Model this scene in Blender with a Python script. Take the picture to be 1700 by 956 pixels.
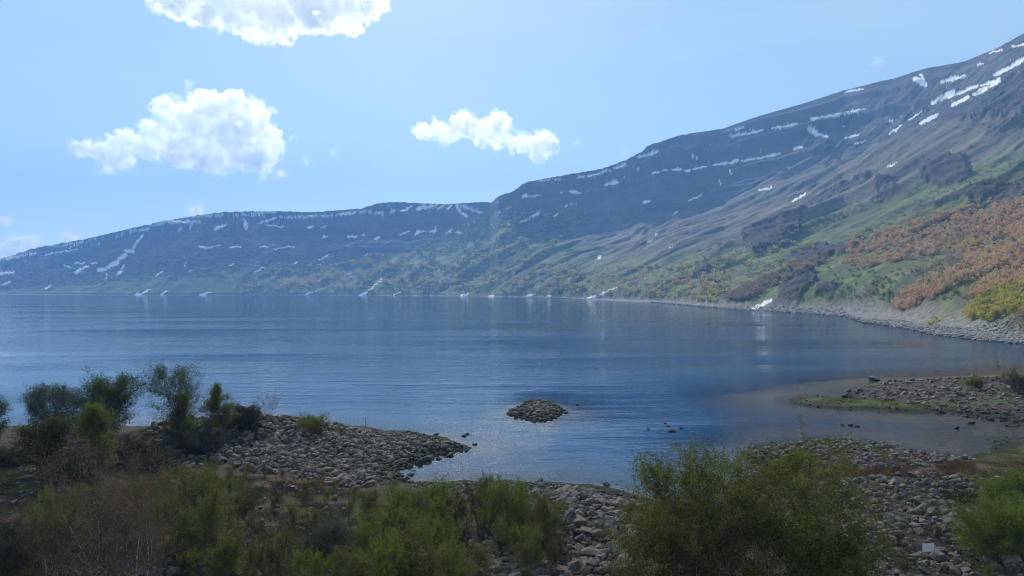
import bpy, math, random
import numpy as np
from mathutils import Vector, Matrix

for o in list(bpy.data.objects): bpy.data.objects.remove(o, do_unlink=True)
S = bpy.context.scene
C = S.collection
FPX, CX, CY, CAMZ = 1148.0, 850.0, 478.0, 15.0        # focal length and centre of the 1700x956 photograph

# ------------------------------------------------------------------ camera
cam = bpy.data.cameras.new('camera'); camo = bpy.data.objects.new('camera', cam); C.objects.link(camo)
cam.sensor_width = 36; cam.lens = FPX/1700*36; cam.clip_start = .5; cam.clip_end = 30000
camo.location = (0, 0, CAMZ); camo.rotation_euler = (math.radians(90), 0, 0)
S.camera = camo

# ------------------------------------------------------------------ light
SUN_EL, SUN_AZ = 36.0, -10.0                            # azimuth from straight ahead, negative to the left
w = bpy.data.worlds.new('World'); S.world = w; w.use_nodes = True
nt = w.node_tree; nt.nodes.clear()
sky = nt.nodes.new('ShaderNodeTexSky'); sky.sky_type = 'NISHITA'; sky.sun_disc = False
sky.sun_elevation = math.radians(SUN_EL); sky.sun_rotation = math.radians(SUN_AZ)
sky.altitude = 1500; sky.air_density = 1.0; sky.dust_density = .8; sky.ozone_density = 2.0
bg = nt.nodes.new('ShaderNodeBackground'); bg.inputs[1].default_value = 0.125
wo = nt.nodes.new('ShaderNodeOutputWorld')
tint = nt.nodes.new('ShaderNodeMix'); tint.data_type = 'RGBA'; tint.blend_type = 'MULTIPLY'; tint.inputs[0].default_value = 1
tint.inputs[7].default_value = (.895, .985, .875, 1); nt.links.new(sky.outputs[0], tint.inputs[6]); tc = nt.nodes.new('ShaderNodeTexCoord'); mp = nt.nodes.new('ShaderNodeMapping'); mp.inputs['Scale'].default_value = (1.2, 2.0, 6.5); mp.inputs['Rotation'].default_value = (.1, .25, .3)
nz = nt.nodes.new('ShaderNodeTexNoise'); nz.inputs['Scale'].default_value = 1.6; nz.inputs['Detail'].default_value = 7; nz.inputs['Roughness'].default_value = .6
nt.links.new(tc.outputs['Generated'], mp.inputs[0]); nt.links.new(mp.outputs[0], nz.inputs['Vector'])
mr = nt.nodes.new('ShaderNodeMapRange'); mr.inputs[1].default_value = .42; mr.inputs[2].default_value = .8; mr.inputs[3].default_value = .30; mr.inputs[4].default_value = .62; nt.links.new(nz.outputs['Fac'], mr.inputs[0])
veil = nt.nodes.new('ShaderNodeMix'); veil.data_type = 'RGBA'; veil.inputs[7].default_value = (4.7, 6.0, 6.3, 1)       # thin cirrus veil
nt.links.new(mr.outputs[0], veil.inputs[0]); nt.links.new(tint.outputs[2], veil.inputs[6]); nt.links.new(veil.outputs[2], bg.inputs[0]); nt.links.new(bg.outputs[0], wo.inputs[0])
sl = bpy.data.lights.new('sun', 'SUN'); sl.energy = 4.6; sl.angle = math.radians(.53); sl.color = (1, .95, .87)
so = bpy.data.objects.new('sun', sl); C.objects.link(so)
a, e = math.radians(SUN_AZ), math.radians(SUN_EL)
SUN = Vector((math.sin(a)*math.cos(e), math.cos(a)*math.cos(e), math.sin(e)))
so.rotation_euler = SUN.to_track_quat('Z', 'Y').to_euler()
S.view_settings.view_transform = 'Standard'; S.view_settings.look = 'None'
S.view_settings.exposure = 0.38; S.view_settings.gamma = 1
S.cycles.volume_bounces = 24; S.cycles.max_bounces = 24; S.cycles.transparent_max_bounces = 12
S.cycles.diffuse_bounces = 3; S.cycles.glossy_bounces = 3; S.cycles.caustics_reflective = False
S.cycles.use_denoising = True; S.cycles.denoising_prefilter = 'FAST'; S.cycles.use_adaptive_sampling = False; S.cycles.filter_width = 1.15; S.cycles.sample_clamp_indirect = 6

# ------------------------------------------------------------------ helpers
def tag(o, label=None, cat=None, group=None, kind=None):
    if label: o['label'] = label
    if cat: o['category'] = cat
    if group: o['group'] = group
    if kind: o['kind'] = kind
    return o
def mesh_np(name, v, f, mat=None, smooth=False, attrs=None, cols=None):
    v = np.ascontiguousarray(v, np.float32); f = np.ascontiguousarray(f, np.int32)
    me = bpy.data.meshes.new(name)
    me.vertices.add(len(v)); me.vertices.foreach_set('co', v.ravel())
    n, k = f.shape
    me.loops.add(n*k); me.loops.foreach_set('vertex_index', f.ravel())
    me.polygons.add(n); me.polygons.foreach_set('loop_start', np.arange(0, n*k, k, dtype=np.int32))
    me.polygons.foreach_set('loop_total', np.full(n, k, np.int32))
    me.polygons.foreach_set('use_smooth', np.full(n, smooth))
    me.update(calc_edges=True)
    for kx, arr in (attrs or {}).items():
        me.attributes.new(kx, 'FLOAT', 'POINT').data.foreach_set('value', np.ascontiguousarray(arr, np.float32))
    if cols is not None:
        c4 = np.ones((len(v), 4), np.float32); c4[:, :3] = cols
        me.attributes.new('Col', 'FLOAT_COLOR', 'POINT').data.foreach_set('color', c4.ravel())
    if mat: me.materials.append(mat)
    return me
def obj(name, me, parent=None, loc=(0, 0, 0)):
    o = bpy.data.objects.new(name, me); C.objects.link(o); o.location = loc
    if parent: o.parent = parent
    return o
def empty(name, loc, rz=0, sc=1):
    o = bpy.data.objects.new(name, None); C.objects.link(o); o.location = loc
    o.rotation_euler = (0, 0, rz); o.scale = (sc, sc, sc); o.empty_display_size = .3
    return o
def copy_tree(o, loc, rz, sc):
    r = o.copy(); C.objects.link(r); r.location = loc; r.rotation_euler = (0, 0, rz)
    r.scale = sc if isinstance(sc, tuple) else (sc, sc, sc)
    for ch in list(o.children):
        c = ch.copy(); C.objects.link(c); c.parent = r
    return r

def _h(ix, iy, iz, seed):
    h = (ix.astype(np.int64)*374761393 + iy.astype(np.int64)*668265263 + iz.astype(np.int64)*2147483647*3 + iz.astype(np.int64)*1274126177 + seed*974711) & 0xffffffff
    h = ((h ^ (h >> 13))*1274126177) & 0xffffffff
    h = ((h ^ (h >> 15))*2246822519) & 0xffffffff
    return ((h ^ (h >> 16)) & 0xffffff)/float(0xffffff)
def n2(x, y, seed=0):
    x = np.asarray(x, float); y = np.asarray(y, float)
    ix = np.floor(x); iy = np.floor(y); fx = x-ix; fy = y-iy
    ux = fx*fx*fx*(fx*(fx*6-15)+10); uy = fy*fy*fy*(fy*(fy*6-15)+10)
    z = np.zeros_like(ix)
    def g(dx, dy):
        a = _h(ix+dx, iy+dy, z, seed)*2*np.pi
        return np.cos(a)*(fx-dx)+np.sin(a)*(fy-dy)
    a = g(0, 0)*(1-ux)+g(1, 0)*ux; b = g(0, 1)*(1-ux)+g(1, 1)*ux
    return (a*(1-uy)+b*uy)*1.5
def fbm2(x, y, oct=4, seed=0, gain=.5):
    s = 0; am = 1; t = 0
    for i in range(oct):
        s = s+am*n2(x*2**i+i*13.7, y*2**i-i*7.3, seed+i); t += am; am *= gain
    return s/t
def rid2(x, y, oct=4, seed=0, gain=.55):
    s = 0; am = 1; t = 0
    for i in range(oct):
        s = s+am*(1-2*np.abs(n2(x*2**i+i*3.1, y*2**i+i*5.3, seed+i))); t += am; am *= gain
    return s/t
def v3(x, y, z, seed=0):
    ix = np.floor(x); iy = np.floor(y); iz = np.floor(z); fx, fy, fz = x-ix, y-iy, z-iz
    fx = fx*fx*(3-2*fx); fy = fy*fy*(3-2*fy); fz = fz*fz*(3-2*fz); r = 0
    for dx in (0, 1):
        for dy in (0, 1):
            for dz in (0, 1):
                r = r+_h(ix+dx, iy+dy, iz+dz, seed)*(fx if dx else 1-fx)*(fy if dy else 1-fy)*(fz if dz else 1-fz)
    return r*2-1
def sst(a, b, x):
    t = np.clip((x-a)/(b-a), 0, 1); return t*t*(3-2*t)
def in_poly(x, y, P):
    r = np.zeros(np.shape(x), bool); n = len(P)
    for i in range(n):
        x1, y1 = P[i]; x2, y2 = P[(i+1) % n]
        if y1 == y2: continue
        c = ((y1 > y) != (y2 > y)) & (x < (x2-x1)*(y-y1)/(y2-y1)+x1)
        r ^= c
    return r
def d_seg(x, y, x1, y1, x2, y2):
    dx, dy = x2-x1, y2-y1; L = dx*dx+dy*dy+1e-9
    t = np.clip(((x-x1)*dx+(y-y1)*dy)/L, 0, 1)
    return np.hypot(x-x1-t*dx, y-y1-t*dy), t
def sd_poly(x, y, P):
    d = np.full(np.shape(x), 1e9)
    for i in range(len(P)):
        q, _ = d_seg(x, y, *P[i], *P[(i+1) % len(P)]); d = np.minimum(d, q)
    return np.where(in_poly(x, y, P), d, -d)
def W(px, py, z=0.0):
    D = (CAMZ-z)*FPX/(py-CY); return ((px-CX)/FPX*D, D)
def WD(px, D): return ((px-CX)/FPX*D, D)

# ------------------------------------------------------------------ materials
def mat(name):
    m = bpy.data.materials.new(name); m.use_nodes = True; nt = m.node_tree; nt.nodes.clear()
    out = nt.nodes.new('ShaderNodeOutputMaterial'); return m, nt, out
def N(nt, t, **kw):
    n = nt.nodes.new('ShaderNode'+t)
    for k, v in kw.items():
        if k[0] == 'i' and k[1:].isdigit(): n.inputs[int(k[1:])].default_value = v
        else: setattr(n, k, v)
    return n
def L(nt, a, b): nt.links.new(a, b)
def mixc(nt, f, a, b, bt='MIX'):
    n = N(nt, 'Mix', data_type='RGBA', blend_type=bt)
    for s, v in ((n.inputs[0], f), (n.inputs[6], a), (n.inputs[7], b)):
        if hasattr(v, 'links'): L(nt, v, s)
        else: s.default_value = v if not isinstance(v, tuple) else (*v, 1)
    return n.outputs[2]
def math_(nt, op, a, b=0.0, clamp=False):
    n = N(nt, 'Math', operation=op, use_clamp=clamp)
    for s, v in ((n.inputs[0], a), (n.inputs[1], b)):
        if hasattr(v, 'links'): L(nt, v, s)
        else: s.default_value = v
    return n.outputs[0]
def noise(nt, vec, scale, detail=4, rough=.55):
    n = N(nt, 'TexNoise'); n.inputs['Scale'].default_value = scale; n.inputs['Detail'].default_value = detail
    n.inputs['Roughness'].default_value = rough; L(nt, vec, n.inputs['Vector']); return n.outputs['Fac']
def ramp(nt, v, lo, hi):
    n = N(nt, 'MapRange'); n.interpolation_type = 'SMOOTHSTEP'; n.inputs[1].default_value = lo; n.inputs[2].default_value = hi
    L(nt, v, n.inputs[0]); return n.outputs[0]
def obj_rand(nt):
    g = N(nt, 'NewGeometry'); o = N(nt, 'ObjectInfo')
    return math_(nt, 'FRACT', math_(nt, 'ADD', g.outputs['Random Per Island'], o.outputs['Random']))

def mat_leaf(name, c1, c2, c3, trans=.45, bs=.9):
    m, nt, out = mat(name); r = obj_rand(nt)
    tc = N(nt, 'NewGeometry'); big = noise(nt, tc.outputs['Position'], bs, 2)
    col = mixc(nt, r, c1, c2); col = mixc(nt, ramp(nt, big, .45, .65), col, c3)
    d = N(nt, 'BsdfDiffuse'); t = N(nt, 'BsdfTranslucent'); mx = N(nt, 'MixShader'); mx.inputs[0].default_value = trans
    L(nt, col, d.inputs[0]); L(nt, mixc(nt, .5, col, (.35, .42, .1), 'MULTIPLY') if False else col, t.inputs[0])
    L(nt, d.outputs[0], mx.inputs[1]); L(nt, t.outputs[0], mx.inputs[2]); L(nt, mx.outputs[0], out.inputs[0]); return m
def mat_bark(name, c1, c2):
    m, nt, out = mat(name); g = N(nt, 'NewGeometry')
    col = mixc(nt, ramp(nt, noise(nt, g.outputs['Position'], 9, 3), .4, .62), c1, c2)
    b = N(nt, 'BsdfPrincipled'); b.inputs['Roughness'].default_value = .85
    L(nt, col, b.inputs['Base Color']); L(nt, b.outputs[0], out.inputs[0]); return m
def mat_rock(name, ca, cb, cm):
    m, nt, out = mat(name); r = obj_rand(nt); g = N(nt, 'NewGeometry'); P = g.outputs['Position']
    col = mixc(nt, r, ca, cb)
    col = mixc(nt, ramp(nt, noise(nt, P, 3.2, 5, .65), .42, .62), col, mixc(nt, .4, col, (.26, .23, .20)))
    col = mixc(nt, math_(nt, 'MULTIPLY', ramp(nt, noise(nt, P, 1.1, 4), .5, .6), .55), col, cm)          # lichen and moss
    sx = N(nt, 'SeparateXYZ'); L(nt, P, sx.inputs[0])
    wet = math_(nt, 'SUBTRACT', 1.0, ramp(nt, math_(nt, 'ADD', sx.outputs[2], math_(nt, 'MULTIPLY', noise(nt, P, .7, 3), .5)), .42, .85))
    col = mixc(nt, math_(nt, 'MULTIPLY', wet, .9), col, (.018, .019, .010))
    b = N(nt, 'BsdfPrincipled'); L(nt, col, b.inputs['Base Color']); b.inputs['Roughness'].default_value = .85
    bm = N(nt, 'Bump'); bm.inputs['Strength'].default_value = .5; bm.inputs['Distance'].default_value = .06
    L(nt, noise(nt, P, 7, 6, .65), bm.inputs['Height']); L(nt, bm.outputs[0], b.inputs['Normal'])
    L(nt, b.outputs[0], out.inputs[0]); return m

# ================================================================== THE MOUNTAIN RIM ROUND THE LAKE
def tab(px, T):
    a = np.array(T, float); return np.interp(px, a[:, 0], a[:, 1])
SHORE = [(-900, 1900), (-500, 1750), (-200, 1620), (0, 1560), (200, 1440), (500, 1435), (600, 1400), (700, 1325), (850, 1148), (1000, 861), (1080, 720), (1150, 574),
         (1200, 506), (1270, 452), (1330, 410), (1400, 366), (1430, 300), (1500, 258), (1540, 224), (1620, 198), (1700, 183), (1900, 160), (2200, 140), (2800, 110)]
CREST = [(-900, 474), (-600, 468), (-300, 458), (-100, 442), (0, 430), (60, 411), (100, 404), (140, 397), (200, 383), (270, 367), (330, 357), (370, 352), (440, 350),
         (520, 352), (600, 346), (625, 338), (650, 335), (700, 337), (740, 339), (800, 335), (817, 336), (822, 330), (832, 323), (850, 319), (868, 305), (880, 301), (940, 290),
         (1000, 280), (1040, 265), (1065, 252), (1075, 242), (1130, 224), (1200, 213), (1260, 192), (1330, 172), (1400, 150), (1480, 130), (1540, 112),
         (1600, 100), (1650, 82), (1680, 66), (1700, 55), (1800, 20), (2000, -40), (2400, -120), (2800, -160)]
CRESTD = [(-900, 2700), (-300, 2350), (0, 2050), (200, 1930), (400, 1930), (600, 1990), (760, 2060), (812, 2060), (828, 1830), (870, 1740), (1000, 1700), (1070, 1690), (1200, 1640),
          (1400, 1500), (1550, 1300), (1700, 1120), (2000, 850), (2400, 640), (2800, 500)]
px = np.unique(np.concatenate([np.linspace(-900, -20, 130), np.arange(-20, 1720, 1.25), np.linspace(1720, 2800, 220)]))
NR = 430
v = np.linspace(0, 1, NR)
pxg, vg = np.meshgrid(px, v, indexing='ij')
Ds = tab(px, SHORE)[:, None]; Dc = tab(px, CRESTD)[:, None]; pc = tab(px, CREST)[:, None]
Zc = CAMZ+(CY-pc)/FPX*Dc                                # crest height
ps = CY+CAMZ*FPX/Ds
_p = np.concatenate([np.full(120, Ds[0, 0]), Ds[:, 0], np.full(120, Ds[-1, 0])]); _k = np.exp(-(np.arange(-120, 121)/48.)**2); Dsm = np.convolve(_p, _k/_k.sum(), 'valid')[:, None]
_w = sst(.02, .22, vg); Dse = Ds*(1-_w)+Dsm*_w
pyg = ps+(pc-ps)*vg
YS = [(-900, 484), (0, 482), (200, 472), (450, 462), (600, 455), (700, 430), (820, 395), (900, 395), (1000, 390), (1100, 362), (1200, 335), (1300, 295), (1400, 262), (1500, 225), (1600, 195), (1700, 165), (2800, 0)]
vs_ = np.clip((ps-tab(px, YS)[:, None])/(ps-pc), .05, .95)
kd = .93                                                # the scree reaches this share of the rim's distance, the wall above it is steep
dep = Dse/(1-vg*(1-Dse/Dc))
ds_ = Dse/(1-vs_*(1-Dse/Dc)); tgt = np.maximum(ds_, kd*Dc-0*ds_)*.78+ds_*.22
lo_ = np.clip(vg/vs_, 0, 1); up_ = np.clip((vg-vs_)/(1-vs_), 0, 1)
kw_ = tab(px, [(-900, 0), (420, 0), (760, .7), (950, 1), (2800, 1)])[:, None]
dep = dep*(1-kw_)+kw_*np.where(vg < vs_, dep+(tgt-ds_)*lo_**1.6, np.maximum(dep, tgt+(Dc-tgt)*up_))
for _ in range(14): dep[:, 1:-1] = (dep[:, :-2]+dep[:, 1:-1]*2+dep[:, 2:])/4
Zg = CAMZ+(CY-pyg)/FPX*dep
Xg = (pxg-CX)/FPX*dep; Yg = dep
# along-shore coordinate s and distance from the shore
sh = [WD(p, d) for p, d in SHORE]; acc = 0; best = np.full(Xg.shape, 1e9); sg = np.zeros(Xg.shape)
for i in range(len(sh)-1):
    d_, t_ = d_seg(Xg, Yg, *sh[i], *sh[i+1]); Ls = math.dist(sh[i], sh[i+1])
    m_ = d_ < best; best = np.where(m_, d_, best); sg = np.where(m_, acc+t_*Ls, sg); acc += Ls
# smooth out the jumps at the corners of the shoreline
def boxs(a, n):
    p_ = np.concatenate([np.repeat(a[:1], n, 0), a, np.repeat(a[-1:], n, 0)]); c_ = np.cumsum(np.concatenate([p_[:1]*0, p_]), 0)
    return (c_[2*n+1:]-c_[:-2*n-1])/(2*n+1)
mo_ = np.full(sg.shape, 0.); wsm = sst(.05, .3, vg)
for _ in range(3):
    sg = sg*(1-wsm)+boxs(sg, 45)*wsm; best = best*(1-wsm)+boxs(best, 45)*wsm
for _ in range(30): sg[1:-1] = (sg[:-2]+sg[1:-1]*2+sg[2:])/4
for _ in range(12): sg[:, 1:-1] = (sg[:, :-2]+sg[:, 1:-1]*2+sg[:, 2:])/4
h = vg
hn = Zg/Zc                                              # height relative to the rim
wrp = 60*fbm2(sg/260, best/300, 3, 5)
rise = sst(0, .12, h)
big = rid2((sg+wrp)/230, best/1500, 3, 11)
mid = rid2((sg+wrp)/62, best/520, 4, 21)
fine = fbm2(sg/17, best/70, 4, 31)
amp = np.clip(dep/1000, .22, 1.25)
hill = sst(-30, 220, best)
upw = 1-.25*sst(-.05, .15, vg-vs_)
disp = ((30*(big-.35)*amp*hill+10*(mid-.3)*amp*np.clip(hill+.15, 0, 1))*upw+3.6*fine*amp)*rise
# cliff bands with ledges between them
bandn = hn+.030*fbm2(sg/160, best/400, 4, 41)
def cliff(c, wd, a):
    return a*(sst(c-wd, c, bandn)-sst(c, c+wd*3.0, bandn)*.9)
cl = cliff(.93, .018, 1.)+cliff(.80, .018, .9)+cliff(.66, .014, .55)*(fbm2(sg/140, best*0+3, 2, 43) > -.1)
farw = np.clip((1750-pxg)/500, .25, 1)
disp += (cl*20+5*(fbm2(bandn*46, sg/300, 3, 44))+2.5*rid2(sg/26, bandn*8, 2, 45))*amp*farw*sst(-.02, .12, vg-vs_)*(1+.3*rid2(sg/45, best/300, 2, 47))
OUT = [  # rock outcrops on the near right-hand slope, as areas of the slope
 [(1225, 405), (1240, 390), (1300, 366), (1338, 360), (1325, 395), (1290, 415), (1250, 422)],
 [(1303, 445), (1312, 417), (1360, 400), (1392, 404), (1350, 432)],
 [(1282, 504), (1296, 474), (1345, 452), (1356, 468), (1322, 502)],
 [(1508, 368), (1520, 345), (1600, 330), (1705, 308), (1780, 295), (1790, 320), (1705, 331), (1620, 346), (1560, 360)],
 [(1523, 295), (1535, 275), (1600, 260), (1614, 280), (1570, 297)],
 [(1590, 222), (1640, 170), (1710, 122), (1800, 70), (1800, 150), (1705, 195), (1650, 212)],
 [(1365, 440), (1395, 412), (1440, 398), (1415, 428)],
 [(1345, 348), (1370, 328), (1444, 295), (1436, 312), (1392, 338)], [(1448, 322), (1452, 312), (1488, 304), (1484, 316)],
 [(1147, 464), (1155, 452), (1180, 443), (1178, 455)], [(1350, 490), (1360, 476), (1400, 470), (1380, 488)]]
outm = np.zeros(Xg.shape)
wx, wy = pxg+9*fbm2(Xg/14, Yg/14, 3, 51), pyg+7*fbm2(Xg/11, Yg/11, 3, 52)
for P in OUT:
    x0, x1 = min(p[0] for p in P)-12, max(p[0] for p in P)+12
    cidx = np.where((px > x0) & (px < x1))[0]; sl_ = slice(cidx[0], cidx[-1]+1)
    s_ = sd_poly(wx[sl_], wy[sl_], P)
    outm[sl_] = np.maximum(outm[sl_], sst(-1.5, 3.5, s_))
# scattered crags elsewhere
crag = sst(.24, .42, fbm2(Xg/55, Yg/55, 4, 61))*sst(.1, .3, h)*sst(-60, 10, (pxg-1150))
disp += outm*amp*(5.5+3.5*rid2(Xg/16, Yg/16+Zg/12, 3, 62))+crag*amp*2*(.5+rid2(Xg/9, Yg/9, 2, 63))
Zd = Zg+disp*(1-.86*sst(.90, 1., h))
Zd = np.minimum(Zd, CAMZ+(CY-(pc+1.2*n2(pxg/9, pxg*0, 46)+.6*n2(pxg/3, pxg*0, 48)))/FPX*dep)       # nothing rises above the rim itself
Zd = np.where(vg < .004, -.3, Zd)
# gravel beach at the foot of the slope
wid = tab(px, [(-900, 6), (800, 8), (1000, 12), (1300, 18), (1500, 26), (1700, 20), (2800, 15)])[:, None]
bf = sst(.6, 1.6, best/wid)
Zd = Zd*bf+(.06*best*(1-bf))-.25*(best < 1)
# behind the crest: gently down
back = []
bz, bx, by = [Zd], [Xg], [Yg]
nb = 14
for k in range(1, nb+1):
    f_ = k/nb; dd = Dc*(1+.30*f_)
    by.append(dd); bx.append((px[:, None]-CX)/FPX*dd)
    zb = Zd[:, -1:]-Dc*.30*f_*(.02+.55*f_)+6*fbm2(px[:, None]/50, np.full_like(dd, k*.7), 3, 71)*min(1, k/4)
    bz.append(np.maximum(zb, -6))
Xa = np.concatenate(bx, 1); Ya = np.concatenate(by, 1); Za = np.concatenate(bz, 1)
NT = Xa.shape[1]
ppy = CY-(Za-CAMZ)/Ya*FPX                                # where each ground point is seen, for laying the cover on it

# ground cover (albedo) -------------------------------------------------------
def full(a, fill=0.): return np.concatenate([a, np.full((a.shape[0], nb), fill) if np.isscalar(fill) else np.repeat(a[:, -1:], nb, 1)], 1)
pX = np.repeat(px[:, None], NT, 1); S_ = full(sg, None); B_ = full(best, None); H_ = full(hn, 1.0); OM = full(outm); BN = full(bandn, 1.0)
CR = full(crag)
yscree = tab(px, [(-900, 484), (0, 482), (200, 472), (450, 462), (600, 455), (700, 430), (820, 395), (900, 395), (1000, 390), (1100, 362), (1200, 335), (1300, 295), (1400, 262), (1500, 225), (1600, 195), (1700, 165), (2800, 0)])[:, None]
ygreen = tab(px, [(-900, 488), (0, 484), (200, 452), (450, 440), (600, 432), (700, 395), (800, 350), (860, 372), (1000, 425), (1100, 420), (1200, 402), (1300, 376), (1400, 340), (1500, 312), (1600, 275), (1700, 240), (2800, 60)])[:, None]
st = fbm2(S_/34, B_/330, 4, 81); st2 = fbm2(S_/9, B_/120, 3, 82); bl = fbm2(Xa/40, Ya/40, 5, 83); fn = fbm2(Xa/5, Ya/5, 3, 84)
kx = np.clip((pX-900)/500, .25, 1)
wsc = sst(-12, 14, ppy-yscree+26*st+10*st2+12*bl)
wgr = sst(-10, 12, ppy-ygreen+30*st+14*st2+22*bl)
rock = np.stack([.070+.02*bl+.02*fn, .068+.02*bl+.018*fn, .066+.018*bl+.018*fn], -1)
layer = .5+.5*n2(BN*38, S_/400, 85)
rock *= ((.45+1.05*layer)*(1+.8*fbm2(S_/30, BN*14, 4, 72)))[..., None]
tal = sst(.1, .35, fbm2(S_/45, B_/160, 4, 73)+.3*fn)[..., None]*.5       # rubble and thin grass caught on the wall
rock = rock*(1-tal)+np.array([.13, .125, .085])*tal
scree = np.array([.165, .145, .115])*(1+.28*st2+.25*fn+.25*bl)[..., None]
mixg = sst(-.35, .45, bl+st*.7+fn*.5)[..., None]
green = (np.array([.150, .185, .045])*(1-mixg)+np.array([.065, .098, .028])*mixg)*(1+.45*fn+.3*st2)[..., None]
drygr = np.array([.13, .11, .05])
dm = sst(.1, .4, fbm2(S_/22+7, B_/160, 4, 86))[..., None]*.6
green = green*(1-dm)+drygr*dm
earth = np.array([.10, .075, .06])
gull = sst(.25, .75, rid2(S_/26, B_/400, 4, 98))[..., None]           # bare runnels down the scree
scree = scree*(1.15-.42*gull); olive = np.array([.105, .110, .050]); om_ = (sst(-.25, .35, fbm2(Xa/60, Ya/60, 3, 99)+.6*st)*.65)[..., None]
scree = scree*(1-om_)+olive*(1+.3*fn)[..., None]*om_
col = rock*(1-wsc[..., None])+scree*wsc[..., None]
wgn = wgr*np.clip(.88+.9*fbm2(Xa/16, Ya/16, 4, 87)+.4*st2, 0, 1)
col = col*(1-wgn[..., None])+green*wgn[..., None]
# rubbly dark ground under the near woods and by the right-hand shore
er = (sst(.08, .3, fbm2(Xa/20, Ya/20, 4, 88)+.25*fn)*sst(1350, 1450, pX)*sst(415, 450, ppy))[..., None]*.7
col = col*(1-er)+earth*er
rk = np.clip(np.maximum(OM, CR*.85), 0, 1)[..., None]
vcl = (.7+.5*rid2(Xa/7, Ya/7, 3, 89))[..., None]
col = col*(1-rk)+np.array([.066, .056, .050])*vcl*rk
# mossy tops of the crags
bch = (1-sst(.7, 1.3, B_/np.repeat(wid, NT, 1)+.3*fn))[..., None]
grv = np.array([.21, .19, .17])*(1+.9*fbm2(Xa/1.6, Ya/1.6, 2, 90))[..., None]
col = col*(1-bch)+grv*bch
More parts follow.
